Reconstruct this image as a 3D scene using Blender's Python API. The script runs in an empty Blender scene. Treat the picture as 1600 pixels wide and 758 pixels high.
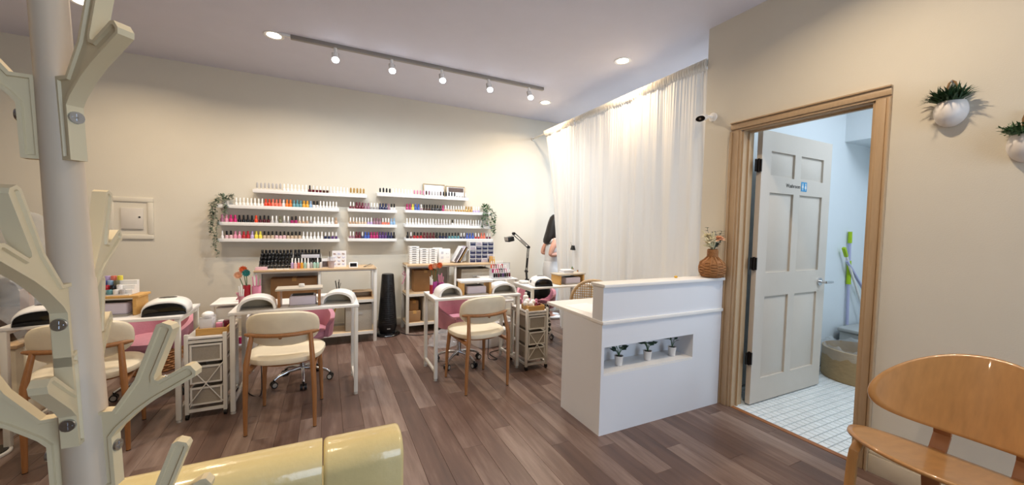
import bpy, bmesh, math, random
from math import radians as rad, sin, cos, pi
from mathutils import Vector as V, Matrix as MX, Euler

random.seed(7)
SC = bpy.context.scene
COL = SC.collection

# ------------------------------------------------------------------ camera
CAM_H = 1.31
YAW, PIT, ROL = 0.455844845, -0.0442987096, 0.022450487
fw = V((sin(YAW)*cos(PIT), cos(YAW)*cos(PIT), sin(PIT)))
rt = V((cos(YAW), -sin(YAW), 0))
upv = rt.cross(fw)
r2 = rt*cos(ROL) + upv*sin(ROL)
u2 = -rt*sin(ROL) + upv*cos(ROL)
cam_data = bpy.data.cameras.new('camera')
cam_data.sensor_fit = 'HORIZONTAL'
cam_data.sensor_width = 36.0
cam_data.lens = 36.0*591.98/1600.0
cam_data.clip_start = 0.02
cam = bpy.data.objects.new('camera', cam_data)
COL.objects.link(cam)
cam.matrix_world = MX(((r2.x, u2.x, -fw.x, 0), (r2.y, u2.y, -fw.y, 0), (r2.z, u2.z, -fw.z, CAM_H), (0, 0, 0, 1)))
SC.camera = cam

# ------------------------------------------------------------------ world, exposure, main lights
SC.view_settings.view_transform = 'Standard'
SC.view_settings.look = 'None'
SC.view_settings.exposure = 0.35
SC.view_settings.gamma = 1.0
SC.view_settings.use_curve_mapping = False
wd = bpy.data.worlds.new('world'); SC.world = wd; wd.use_nodes = True
bg = wd.node_tree.nodes['Background']
bg.inputs['Color'].default_value = (0.62, 0.78, 1.0, 1)
bg.inputs['Strength'].default_value = 1.2

XR = 2.699      # wall with the washroom door
YB = 4.974      # shelf wall
ZC = 2.885      # ceiling
XL = -3.6
YF = -2.4
XFAR = 5.15     # outer right wall behind curtain and washroom
YP = 1.97       # washroom partition (inner face)

def area(name, loc, rot, size, energy, color, size_y=None, shape='RECTANGLE', spread=None):
    d = bpy.data.lights.new(name, 'AREA'); d.energy = energy; d.color = color
    d.shape = shape; d.size = size
    if size_y: d.size_y = size_y
    if spread: d.spread = spread
    o = bpy.data.objects.new(name, d); COL.objects.link(o)
    o.location = loc; o.rotation_euler = rot
    return o
WARM = (1.0, 0.80, 0.57)
COOL = (0.86, 0.93, 1.0)
DAY = (0.66, 0.81, 1.0)
# daylight entering through the shop window behind the camera (lies in the window opening)
area('shop_window_daylight', (1.75, YF-0.16, 1.25), (rad(90), 0, 0), 1.7, 56, DAY, 2.2)
# washroom daylight / ceiling tube, out of view in the ceiling of the washroom
area('washroom_ceiling_light', (3.9, 0.6, ZC-0.03), (0, 0, 0), 0.9, 27, (0.78, 0.89, 1.0), 0.9)
# daylight of the treatment area behind the curtain
area('treatment_area_ceiling_light', (4.1, 3.6, ZC-0.03), (0, 0, 0), 0.9, 60, (0.74, 0.85, 1.0), 1.6)

# ------------------------------------------------------------------ materials
def lin(c):
    c /= 255.0
    return c/12.92 if c <= 0.04045 else ((c+0.055)/1.055)**2.4
def hexc(h):
    h = h.lstrip('#')
    return tuple(lin(int(h[i:i+2], 16)) for i in (0, 2, 4))
MATS = {}
def mat(name, h, rough=0.5, metal=0.0, noise=0.0, nscale=20.0, bump=0.0, bscale=80.0, trans=0.0, alpha=1.0, coat=0.0, emit=0.0, ior=1.45, stretch=None, sss=0.0, spec=0.5, rand=0.0):
    m = bpy.data.materials.new(name); m.use_nodes = True
    nt = m.node_tree; b = nt.nodes['Principled BSDF']
    c = hexc(h)
    b.inputs['Base Color'].default_value = (*c, 1)
    b.inputs['Roughness'].default_value = rough
    b.inputs['Metallic'].default_value = metal
    b.inputs['IOR'].default_value = ior
    b.inputs['Specular IOR Level'].default_value = spec
    b.inputs['Transmission Weight'].default_value = trans
    b.inputs['Alpha'].default_value = alpha
    b.inputs['Coat Weight'].default_value = coat
    if sss: b.inputs['Subsurface Weight'].default_value = sss
    if emit:
        b.inputs['Emission Color'].default_value = (*c, 1)
        b.inputs['Emission Strength'].default_value = emit
    if noise or bump:
        tc = nt.nodes.new('ShaderNodeTexCoord')
        src = tc.outputs['Object']
        if stretch:
            mp = nt.nodes.new('ShaderNodeMapping'); mp.inputs['Scale'].default_value = stretch
            nt.links.new(src, mp.inputs['Vector']); src = mp.outputs['Vector']
        if noise:
            n = nt.nodes.new('ShaderNodeTexNoise'); n.inputs['Scale'].default_value = nscale; n.inputs['Detail'].default_value = 4
            nt.links.new(src, n.inputs['Vector'])
            mr = nt.nodes.new('ShaderNodeMapRange'); mr.inputs['From Min'].default_value = 0.25; mr.inputs['From Max'].default_value = 0.75
            mr.inputs['To Min'].default_value = 1-noise; mr.inputs['To Max'].default_value = 1+noise
            nt.links.new(n.outputs['Fac'], mr.inputs['Value'])
            mx = nt.nodes.new('ShaderNodeVectorMath'); mx.operation = 'SCALE'
            mx.inputs[0].default_value = c
            nt.links.new(mr.outputs['Result'], mx.inputs['Scale'])
            last = mx.outputs['Vector']
            if rand:
                oi = nt.nodes.new('ShaderNodeObjectInfo')
                m2 = nt.nodes.new('ShaderNodeMapRange'); m2.inputs['To Min'].default_value = 1-rand; m2.inputs['To Max'].default_value = 1+rand
                nt.links.new(oi.outputs['Random'], m2.inputs['Value'])
                v2 = nt.nodes.new('ShaderNodeVectorMath'); v2.operation = 'SCALE'
                nt.links.new(last, v2.inputs[0]); nt.links.new(m2.outputs['Result'], v2.inputs['Scale'])
                last = v2.outputs['Vector']
            nt.links.new(last, b.inputs['Base Color'])
        if bump:
            n2 = nt.nodes.new('ShaderNodeTexNoise'); n2.inputs['Scale'].default_value = bscale; n2.inputs['Detail'].default_value = 3
            nt.links.new(src, n2.inputs['Vector'])
            bp = nt.nodes.new('ShaderNodeBump'); bp.inputs['Strength'].default_value = bump; bp.inputs['Distance'].default_value = 0.01
            nt.links.new(n2.outputs['Fac'], bp.inputs['Height']); nt.links.new(bp.outputs['Normal'], b.inputs['Normal'])
    MATS[name] = m
    return m
M = MATS
mat('wall_paint', 'd9d2c2', 0.75, noise=0.02, nscale=3, bump=0.08, bscale=160)
mat('ceiling_paint', 'd2d1dc', 0.85, noise=0.02, nscale=5, bump=0.1, bscale=120)
mat('washroom_paint', 'dfe6ea', 0.6, noise=0.01, nscale=3)
mat('casing_wood', 'b59a79', 0.4, noise=0.06, nscale=14, stretch=(6, 6, 0.6), coat=0.15)
mat('door_paint', 'cfc6bb', 0.38, noise=0.02, nscale=6, bump=0.04, bscale=60)
mat('white_trim', 'd6cfc4', 0.5, noise=0.02)
mat('white_metal', 'dcd8ce', 0.35, noise=0.015, nscale=9, coat=0.1)
mat('white_board', 'e6e3df', 0.38, noise=0.01, nscale=5)
mat('counter_white', 'dcdde1', 0.42, noise=0.012, nscale=4)
mat('ledge_white', 'e9e7e4', 0.4, noise=0.01)
mat('oak', 'c8ac88', 0.5, noise=0.12, nscale=10, stretch=(1, 14, 14))
mat('oak_chair', '99693f', 0.42, noise=0.13, nscale=12, stretch=(10, 10, 1), coat=0.1)
mat('bent_ply', 'b38450', 0.33, noise=0.12, nscale=5, stretch=(2, 9, 2), coat=0.35)
mat('ply_dark', '98623a', 0.45, noise=0.1, nscale=8)
mat('cream_leather', 'e4d8be', 0.42, noise=0.04, nscale=18, bump=0.10, bscale=220)
mat('yellow_leather', 'd9c78f', 0.20, noise=0.05, nscale=9, bump=0.10, bscale=60, coat=0.5)
mat('rack_plastic', 'd8c9a6', 0.42, noise=0.02, nscale=8)
mat('rack_pole', 'cbbba6', 0.45, noise=0.02, nscale=8)
mat('chrome', 'c9ccd0', 0.14, metal=1.0, noise=0.02)
mat('steel_screw', 'b2b4b8', 0.28, metal=1.0, noise=0.05)
mat('pink_velvet', 'bf8492', 0.7, noise=0.07, nscale=14, bump=0.15, bscale=90)
mat('black_plastic', '131314', 0.35, noise=0.05)
mat('black_gloss', '0b0b0d', 0.15, noise=0.05, coat=0.3)
mat('black_matte', '1c1c1e', 0.7, noise=0.1)
mat('white_plastic', 'eceae6', 0.3, noise=0.01)
mat('grey_plastic', 'a9a49c', 0.45, noise=0.02)
mat('lamp_inner', 'b5a992', 0.5, noise=0.03)
mat('lilac_plastic', 'beb6c2', 0.4, noise=0.02)
mat('taupe_fabric', 'a79e8f', 0.9, noise=0.10, nscale=120, bump=0.25, bscale=260)
mat('mesh_drawer', 'aaa192', 0.6, alpha=0.82, noise=0.10, nscale=200)
mat('cardboard', '9c7751', 0.85, noise=0.08, nscale=15)
mat('wood_tray', 'c79a58', 0.5, noise=0.1, nscale=12, stretch=(1, 10, 10))
mat('grey_wood', 'b8ae9f', 0.55, noise=0.1, nscale=10, stretch=(1, 12, 12))
mat('dark_brown', '3b2a22', 0.5, noise=0.15, nscale=10)
mat('rattan', '9c6a3c', 0.65, noise=0.2, nscale=60, bump=0.3, bscale=200)
mat('cane', 'd0a96a', 0.6, noise=0.12, nscale=60)
mat('leaf_dark', '31493a', 0.5, noise=0.25, nscale=30)
mat('leaf_grey', '66735f', 0.6, noise=0.25, nscale=30)
mat('leaf_mid', '4a6b45', 0.5, noise=0.25, nscale=30)
mat('grass_green', '2e4a2a', 0.55, noise=0.35, nscale=25)
mat('soil', '35281f', 0.95, noise=0.3, nscale=80)
mat('ceramic', 'e2dcd6', 0.45, noise=0.01)
mat('rope', '8a6a45', 0.9, noise=0.2, nscale=90)
mat('skin', 'd29c84', 0.5, noise=0.03, nscale=20, sss=0.1)
mat('hair', '17110f', 0.45, noise=0.3, nscale=60, stretch=(20, 20, 1))
mat('white_cloth', 'dbd8d4', 0.85, noise=0.03, nscale=30, bump=0.2, bscale=30)
mat('basin_brown', 'a88f68', 0.7, noise=0.14, nscale=26, stretch=(1, 1, 5), bump=0.2, bscale=60)
mat('grey_box', 'b3b6b4', 0.5, noise=0.02)
mat('lime', 'a6c81e', 0.4, noise=0.03)
mat('pole_lilac', 'b5b8d8', 0.35, noise=0.02)
mat('gold_frame', '9c8763', 0.35, metal=0.4, noise=0.05)
mat('paper', 'eeecec', 0.6, noise=0.01)
mat('paper_grey', 'c7c6cc', 0.6, noise=0.06, nscale=60)
mat('photo_dark', '5a4a44', 0.4, noise=0.3, nscale=40)
mat('navy_drawer', '2f3458', 0.3, noise=0.25, nscale=60)
mat('tea', 'a8682e', 0.1, noise=0.06, alpha=0.92)
mat('tile_white', 'e4ebee', 0.25, noise=0.02, nscale=12, rand=0.04)
mat('grout', '8f979b', 0.9, noise=0.05)
mat('baseboard_paint', 'c9bda8', 0.45, noise=0.02)
mat('blue_sign', '3f93c4', 0.5, noise=0.02)
mat('black_ink', '1b1b1b', 0.6, noise=0.02)
mat('hinge_bronze', '2a2320', 0.4, metal=0.7, noise=0.1)
mat('track_grey', '8e8780', 0.45, noise=0.02)
mat('orange_flower', 'ef7a45', 0.6, noise=0.1, nscale=30)
mat('peach_flower', 'edb792', 0.7, noise=0.1, nscale=30)
mat('cream_flower', 'e6dcc0', 0.8, noise=0.1, nscale=30)
mat('pampas', 'd6cba4', 0.9, noise=0.15, nscale=60)
mat('magenta_plastic', 'b04a98', 0.3, noise=0.04)
mat('red_plastic', 'a5222e', 0.3, noise=0.04)
mat('pink_plastic', 'd98aa6', 0.35, noise=0.04)
mat('yellow_plastic', 'd8a62c', 0.4, noise=0.03)
mat('teal_plastic', '3a8f8a', 0.4, noise=0.03)
mat('tissue', 'f0eeec', 0.9, noise=0.02, bump=0.3, bscale=25)
mat('cable_black', '17171a', 0.5, noise=0.05)

def clear_mat(name, h, rough, mixf):
    m = bpy.data.materials.new(name); m.use_nodes = True; nt = m.node_tree
    b = nt.nodes['Principled BSDF']; b.inputs['Base Color'].default_value = (*hexc(h), 1); b.inputs['Roughness'].default_value = rough
    t = nt.nodes.new('ShaderNodeBsdfTransparent'); mx = nt.nodes.new('ShaderNodeMixShader')
    n = nt.nodes.new('ShaderNodeTexNoise'); n.inputs['Scale'].default_value = 14
    tc = nt.nodes.new('ShaderNodeTexCoord'); nt.links.new(tc.outputs['Object'], n.inputs['Vector'])
    bp = nt.nodes.new('ShaderNodeBump'); bp.inputs['Strength'].default_value = 0.6; bp.inputs['Distance'].default_value = 0.02
    nt.links.new(n.outputs['Fac'], bp.inputs['Height']); nt.links.new(bp.outputs['Normal'], b.inputs['Normal'])
    mx.inputs['Fac'].default_value = mixf
    nt.links.new(t.outputs[0], mx.inputs[1]); nt.links.new(b.outputs[0], mx.inputs[2])
    nt.links.new(mx.outputs[0], nt.nodes['Material Output'].inputs['Surface'])
    MATS[name] = m
clear_mat('clear_film', 'dfe4e8', 0.12, 0.20)
clear_mat('clear_acrylic', 'e6e8ee', 0.1, 0.35)
clear_mat('window_glass', 'e8f2f8', 0.03, 0.06)

def curtain_mat():
    m = bpy.data.materials.new('curtain_cloth'); m.use_nodes = True; nt = m.node_tree
    b = nt.nodes['Principled BSDF']; b.inputs['Base Color'].default_value = (*hexc('ddd5c7'), 1); b.inputs['Roughness'].default_value = 0.9
    tr = nt.nodes.new('ShaderNodeBsdfTranslucent'); tr.inputs['Color'].default_value = (*hexc('ece8e2'), 1)
    mx = nt.nodes.new('ShaderNodeMixShader'); mx.inputs['Fac'].default_value = 0.26
    n = nt.nodes.new('ShaderNodeTexNoise'); n.inputs['Scale'].default_value = 300
    tc = nt.nodes.new('ShaderNodeTexCoord'); nt.links.new(tc.outputs['Object'], n.inputs['Vector'])
    bp = nt.nodes.new('ShaderNodeBump'); bp.inputs['Strength'].default_value = 0.1; bp.inputs['Distance'].default_value = 0.002
    nt.links.new(n.outputs['Fac'], bp.inputs['Height']); nt.links.new(bp.outputs['Normal'], b.inputs['Normal'])
    nt.links.new(b.outputs[0], mx.inputs[1]); nt.links.new(tr.outputs[0], mx.inputs[2])
    nt.links.new(mx.outputs[0], nt.nodes['Material Output'].inputs['Surface'])
    MATS['curtain_cloth'] = m
curtain_mat()

def plank_mat():
    m = bpy.data.materials.new('laminate'); m.use_nodes = True; nt = m.node_tree
    b = nt.nodes['Principled BSDF']; b.inputs['Roughness'].default_value = 0.38
    tc = nt.nodes.new('ShaderNodeTexCoord'); oi = nt.nodes.new('ShaderNodeObjectInfo')
    mp = nt.nodes.new('ShaderNodeMapping'); mp.inputs['Scale'].default_value = (9, 0.9, 1)
    add = nt.nodes.new('ShaderNodeVectorMath'); add.operation = 'ADD'
    sc = nt.nodes.new('ShaderNodeVectorMath'); sc.operation = 'SCALE'; sc.inputs[0].default_value = (13, 29, 7)
    nt.links.new(oi.outputs['Random'], sc.inputs['Scale'])
    nt.links.new(tc.outputs['Object'], mp.inputs['Vector']); nt.links.new(mp.outputs['Vector'], add.inputs[0]); nt.links.new(sc.outputs['Vector'], add.inputs[1])
    n = nt.nodes.new('ShaderNodeTexNoise'); n.inputs['Scale'].default_value = 2.2; n.inputs['Detail'].default_value = 6; n.inputs['Roughness'].default_value = 0.6
    nt.links.new(add.outputs['Vector'], n.inputs['Vector'])
    m1 = nt.nodes.new('ShaderNodeMath'); m1.operation = 'MULTIPLY_ADD'; m1.inputs[1].default_value = 0.78; m1.inputs[2].default_value = 0.0
    nt.links.new(n.outputs['Fac'], m1.inputs[0])
    m2 = nt.nodes.new('ShaderNodeMath'); m2.operation = 'MULTIPLY_ADD'; m2.inputs[1].default_value = 0.31
    nt.links.new(oi.outputs['Random'], m2.inputs[0]); nt.links.new(m1.outputs[0], m2.inputs[2])
    cr = nt.nodes.new('ShaderNodeValToRGB')
    cr.color_ramp.elements[0].position = 0.2; cr.color_ramp.elements[0].color = (*hexc('4a3932'), 1)
    cr.color_ramp.elements[1].position = 0.85; cr.color_ramp.elements[1].color = (*hexc('968277'), 1)
    e = cr.color_ramp.elements.new(0.5); e.color = (*hexc('664f45'), 1)
    nt.links.new(m2.outputs[0], cr.inputs['Fac']); nt.links.new(cr.outputs['Color'], b.inputs['Base Color'])
    bp = nt.nodes.new('ShaderNodeBump'); bp.inputs['Strength'].default_value = 0.12; bp.inputs['Distance'].default_value = 0.004
    nt.links.new(n.outputs['Fac'], bp.inputs['Height']); nt.links.new(bp.outputs['Normal'], b.inputs['Normal'])
    MATS['laminate'] = m
plank_mat()

# ------------------------------------------------------------------ mesh helpers
class MB:
    def __init__(s): s.bm = bmesh.new()
    def box(s, x0, x1, y0, y1, z0, z1, m=0):
        vs = [s.bm.verts.new(p) for p in ((x0,y0,z0),(x1,y0,z0),(x1,y1,z0),(x0,y1,z0),(x0,y0,z1),(x1,y0,z1),(x1,y1,z1),(x0,y1,z1))]
        for f in ((3,2,1,0),(4,5,6,7),(0,1,5,4),(1,2,6,5),(2,3,7,6),(3,0,4,7)):
            s.bm.faces.new([vs[i] for i in f]).material_index = m
        return s
    def obox(s, c, size, rot=(0,0,0), m=0):
        R_ = Euler(rot).to_matrix(); hx, hy, hz = size[0]/2, size[1]/2, size[2]/2
        vs = [s.bm.verts.new(V(c)+R_@V(p)) for p in ((-hx,-hy,-hz),(hx,-hy,-hz),(hx,hy,-hz),(-hx,hy,-hz),(-hx,-hy,hz),(hx,-hy,hz),(hx,hy,hz),(-hx,hy,hz))]
        for f in ((3,2,1,0),(4,5,6,7),(0,1,5,4),(1,2,6,5),(2,3,7,6),(3,0,4,7)):
            s.bm.faces.new([vs[i] for i in f]).material_index = m
        return s
    def bar(s, p0, p1, w, t, m=0, side=(0,0,1)):
        p0, p1 = V(p0), V(p1); d = (p1-p0).normalized(); sd = V(side)
        a = d.cross(sd)
        if a.length < 1e-4: a = d.cross(V((1,0,0)))
        a.normalize(); b = a.cross(d).normalized()
        vs = []
        for p in (p0, p1):
            for q in ((-w,-t),(w,-t),(w,t),(-w,t)): vs.append(s.bm.verts.new(p+a*q[0]/2+b*q[1]/2))
        for f in ((3,2,1,0),(4,5,6,7),(0,1,5,4),(1,2,6,5),(2,3,7,6),(3,0,4,7)):
            s.bm.faces.new([vs[i] for i in f]).material_index = m
        return s
    def ring(s, c, ax, rx, ry, n, up=None):
        ax = V(ax).normalized(); a = ax.cross(V(up) if up else (V((0,0,1)) if abs(ax.z) < 0.9 else V((1,0,0)))).normalized(); b = ax.cross(a)
        return [s.bm.verts.new(V(c)+a*rx*cos(2*pi*i/n)+b*ry*sin(2*pi*i/n)) for i in range(n)]
    def skinr(s, rings, caps=True, m=0, closed=False):
        n = len(rings[0]); L = len(rings)
        for k in range(L if closed else L-1):
            A, B = rings[k], rings[(k+1) % L]
            for i in range(n):
                f = s.bm.faces.new((A[i], A[(i+1)%n], B[(i+1)%n], B[i])); f.material_index = m; f.smooth = True
        if caps and not closed:
            s.bm.faces.new(list(reversed(rings[0]))).material_index = m
            s.bm.faces.new(rings[-1]).material_index = m
        return s
    def cyl(s, p0, p1, r0, r1=None, n=12, caps=True, m=0):
        r1 = r0 if r1 is None else r1; p0, p1 = V(p0), V(p1); d = p1-p0
        return s.skinr([s.ring(p0, d, r0, r0, n), s.ring(p1, d, r1, r1, n)], caps, m)
    def tube(s, pts, r, n=8, m=0, closed=False, caps=True):
        pts = [V(p) for p in pts]; rs = r if isinstance(r, (list, tuple)) else [r]*len(pts)
        rings = []; L = len(pts); prev = None
        for i, p in enumerate(pts):
            a = pts[(i-1) % L] if (i > 0 or closed) else p; b = pts[(i+1) % L] if (i < L-1 or closed) else p
            d = (b-a).normalized()
            if prev is None:
                u = d.cross(V((0,0,1)) if abs(d.z) < 0.9 else V((1,0,0))).normalized()
            else:
                u = (prev - d*prev.dot(d)).normalized()
            prev = u; w = d.cross(u)
            rings.append([s.bm.verts.new(p+(u*cos(2*pi*k/n)+w*sin(2*pi*k/n))*rs[i]) for k in range(n)])
        return s.skinr(rings, caps, m, closed)
    def lathe(s, prof, n=20, c=(0,0,0), m=0, sx=1, sy=1, caps=True, ms=None):
        rings = [[s.bm.verts.new((c[0]+max(r,1e-4)*sx*cos(2*pi*i/n), c[1]+max(r,1e-4)*sy*sin(2*pi*i/n), c[2]+z)) for i in range(n)] for r, z in prof]
        for k in range(len(rings)-1):
            for i in range(n):
                f = s.bm.faces.new((rings[k][i], rings[k][(i+1)%n], rings[k+1][(i+1)%n], rings[k+1][i])); f.material_index = ms[k] if ms else m; f.smooth = True
        if caps:
            s.bm.faces.new(list(reversed(rings[0]))).material_index = ms[0] if ms else m
            s.bm.faces.new(rings[-1]).material_index = ms[-1] if ms else m
        return s
    def prism(s, poly, d, mtx=None, m=0):
        s.prismf(poly, d, mtx, m); return s
    def prismf(s, poly, d, mtx=None, m=0):
        mtx = mtx or MX()
        A = [s.bm.verts.new(mtx@V((x, y, -d/2))) for x, y in poly]; B = [s.bm.verts.new(mtx@V((x, y, d/2))) for x, y in poly]
        fs = [s.bm.faces.new(list(reversed(A))), s.bm.faces.new(B)]
        n = len(poly)
        for i in range(n): fs.append(s.bm.faces.new((A[i], A[(i+1)%n], B[(i+1)%n], B[i])))
        for f in fs: f.material_index = m
        return fs
    def ell(s, c, r, nu=12, nv=8, m=0, R_=None):
        R_ = R_ or MX.Identity(3); c = V(c)
        top = s.bm.verts.new(c+R_@V((0,0,r[2]))); bot = s.bm.verts.new(c+R_@V((0,0,-r[2])))
        rows = [[s.bm.verts.new(c+R_@V((r[0]*sin(pi*j/nv)*cos(2*pi*i/nu), r[1]*sin(pi*j/nv)*sin(2*pi*i/nu), r[2]*cos(pi*j/nv)))) for i in range(nu)] for j in range(1, nv)]
        for i in range(nu):
            f = s.bm.faces.new((top, rows[0][i], rows[0][(i+1)%nu])); f.smooth = True; f.material_index = m
            f = s.bm.faces.new((bot, rows[-1][(i+1)%nu], rows[-1][i])); f.smooth = True; f.material_index = m
            for j in range(len(rows)-1):
                f = s.bm.faces.new((rows[j][i], rows[j+1][i], rows[j+1][(i+1)%nu], rows[j][(i+1)%nu])); f.smooth = True; f.material_index = m
        return s
    def grid(s, fn, nu, nv, m=0):
        vs = [[s.bm.verts.new(fn(i/nu, j/nv)) for i in range(nu+1)] for j in range(nv+1)]
        for j in range(nv):
            for i in range(nu):
                f = s.bm.faces.new((vs[j][i], vs[j][i+1], vs[j+1][i+1], vs[j+1][i])); f.smooth = True; f.material_index = m
        return s
    def quad(s, pts, m=0):
        s.bm.faces.new([s.bm.verts.new(p) for p in pts]).material_index = m
        return s
    def mesh(s, name, mats, bevel=0, seg=2, smooth=None, recalc=True):
        if recalc: bmesh.ops.recalc_face_normals(s.bm, faces=s.bm.faces)
        if bevel:
            es = [e for e in s.bm.edges if len(e.link_faces) == 2 and e.calc_face_angle(0) > rad(32)]
            bmesh.ops.bevel(s.bm, geom=es, offset=bevel, segments=seg, affect='EDGES', profile=0.5, clamp_overlap=True)
        me = bpy.data.meshes.new(name); s.bm.to_mesh(me); s.bm.free()
        for m in (mats if isinstance(mats, (list, tuple)) else [mats]): me.materials.append(MATS[m] if isinstance(m, str) else m)
        for p in me.polygons: p.use_smooth = True
        me.set_sharp_from_angle(angle=rad(38 if smooth is None else smooth))
        return me
    def build(s, name, mats, parent=None, bevel=0, seg=2, smooth=None, thick=0, loc=None, rot=None, recalc=True):
        o = bpy.data.objects.new(name, s.mesh(name, mats, bevel, seg, smooth, recalc)); COL.objects.link(o)
        if parent: o.parent = parent
        if loc: o.location = loc
        if rot: o.rotation_euler = rot
        if thick:
            md = o.modifiers.new('thickness', 'SOLIDIFY'); md.thickness = thick; md.offset = 0
        return o
def tag(o, label, cat, group=None, kind=None):
    o['label'] = label; o['category'] = cat
    if group: o['group'] = group
    if kind: o['kind'] = kind
    return o
def thing(name, label, cat, loc=(0,0,0), rz=0, group=None):
    o = bpy.data.objects.new(name, None); COL.objects.link(o)
    o.empty_display_size = 0.05
    o.location = loc; o.rotation_euler = (0, 0, rz)
    return tag(o, label, cat, group)
def struct(o): o['kind'] = 'structure'; return o
def dup(root, loc, rz=None, label=None, group=None):
    r = root.copy(); COL.objects.link(r); r.location = loc
    if rz is not None: r.rotation_euler = (0, 0, rz)
    if label: r['label'] = label
    if group: r['group'] = group
    for ch in list(root.children):
        c = ch.copy(); COL.objects.link(c); c.parent = r
        for g in list(ch.children):
            d = g.copy(); COL.objects.link(d); d.parent = c
    return r
def bezier(p0, p1, p2, p3, n=12):
    p0, p1, p2, p3 = V(p0), V(p1), V(p2), V(p3)
    return [p0*(1-t)**3+p1*3*t*(1-t)**2+p2*3*t*t*(1-t)+p3*t**3 for t in [i/n for i in range(n+1)]]
ORD = ['first','second','third','fourth','fifth','sixth','seventh','eighth','ninth','tenth','eleventh','twelfth','thirteenth','fourteenth','fifteenth','sixteenth','seventeenth','eighteenth','nineteenth','twentieth','twenty-first','twenty-second','twenty-third','twenty-fourth','twenty-fifth','twenty-sixth','twenty-seventh','twenty-eighth','twenty-ninth','thirtieth','thirty-first','thirty-second','thirty-third','thirty-fourth','thirty-fifth','thirty-sixth']
# ================================================================== STRUCTURE
def sbox(name, x0, x1, y0, y1, z0, z1, m, parent=None):
    return struct(MB().box(x0, x1, y0, y1, z0, z1).build(name, m, parent))
# floor slab and planks
floor = sbox('floor', XL, XFAR, YF, YB+0.1, -0.12, -0.008, 'dark_brown')
PW, PL = 0.124, 1.22
mesh_cache = {}
def plank(x0, x1, y0, y1, i):
    w, l = round(x1-x0, 3), round(y1-y0, 3)
    if (w, l) not in mesh_cache:
        b = MB(); g = 0.0004; e = 0.0012
        hx, hy = w/2-g, l/2-g
        lo = [b.bm.verts.new(p) for p in ((-hx,-hy,-0.008),(hx,-hy,-0.008),(hx,hy,-0.008),(-hx,hy,-0.008))]
        md = [b.bm.verts.new(p) for p in ((-hx,-hy,-e),(hx,-hy,-e),(hx,hy,-e),(-hx,hy,-e))]
        tp = [b.bm.verts.new(p) for p in ((-hx+e,-hy+e,0),(hx-e,-hy+e,0),(hx-e,hy-e,0),(-hx+e,hy-e,0))]
        for A, B in ((lo, md), (md, tp)):
            for k in range(4): b.bm.faces.new((A[k], A[(k+1)%4], B[(k+1)%4], B[k]))
        b.bm.faces.new(tp)
        mesh_cache[(w, l)] = b.mesh('plank', 'laminate', recalc=False)
    o = bpy.data.objects.new('plank', mesh_cache[(w, l)]); COL.objects.link(o)
    o.parent = floor; o.location = ((x0+x1)/2, (y0+y1)/2, 0)
offs = [0.0, 0.61, 0.23, 0.92, 0.41, 1.05, 0.15, 0.74]
i = 0; x = XR - PW*39; x_min = x
col = 0
while x < XR-0.01:
    y = 0.35 - offs[col % 8]
    while y < YB:
        ya, yb = max(y, 0.35), min(y+PL, YB)
        if yb-ya > 0.02: plank(x, x+PW, ya, yb, i); i += 1
        y += PL
    x += PW; col += 1
# the rest of the floor (behind the camera, far left, behind the curtain): joined planks
b = MB()
def fillplanks(x0, x1, y0, y1):
    x = x0; c = 0
    while x < x1-0.005:
        y = y0 - offs[c % 8]
        while y < y1:
            ya, yb = max(y, y0), min(y+PL, y1)
            if yb-ya > 0.02: b.box(x+0.001, min(x+PW, x1)-0.001, ya+0.001, yb-0.001, -0.008, 0)
            y += PL
        x += PW; c += 1
fillplanks(XL, XR, YF, 0.35); fillplanks(XL, x_min, 0.35, YB); fillplanks(XR, XFAR, YP+0.11, YB)
o = b.build('plank_field', 'laminate', floor); o['kind'] = 'stuff'

sbox('ceiling', XL, XFAR, YF, YB+0.1, ZC, ZC+0.1, 'ceiling_paint')
sbox('wall_back', XL, XFAR, YB, YB+0.1, 0, ZC, 'wall_paint')
sbox('wall_left', XL-0.1, XL, YF, YB, 0, ZC, 'wall_paint')
# wall with washroom door: opening Y 1.02..1.766, up to z 2.03
T = 0.12
b = MB()
b.box(XR, XR+T, YF, 1.02, 0, ZC); b.box(XR, XR+T, 1.766, 2.07, 0, ZC); b.box(XR, XR+T, 1.02, 1.766, 2.045, ZC)
struct(b.build('wall_right', 'wall_paint'))
b = MB(); b.box(XR+T, XFAR, YP, 2.07, 0, ZC)
struct(b.build('wall_partition', 'washroom_paint'))
sbox('wall_outer', XFAR, XFAR+0.1, YF, YB, 0, ZC, 'washroom_paint')
sbox('wall_washroom', XR+T, XFAR, -0.6, -0.5, 0, ZC, 'washroom_paint')
# bulkhead at the back of the washroom
sbox('wall_bulkhead', 4.62, XFAR, 1.50, YP, 2.215, ZC, 'washroom_paint')
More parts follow.
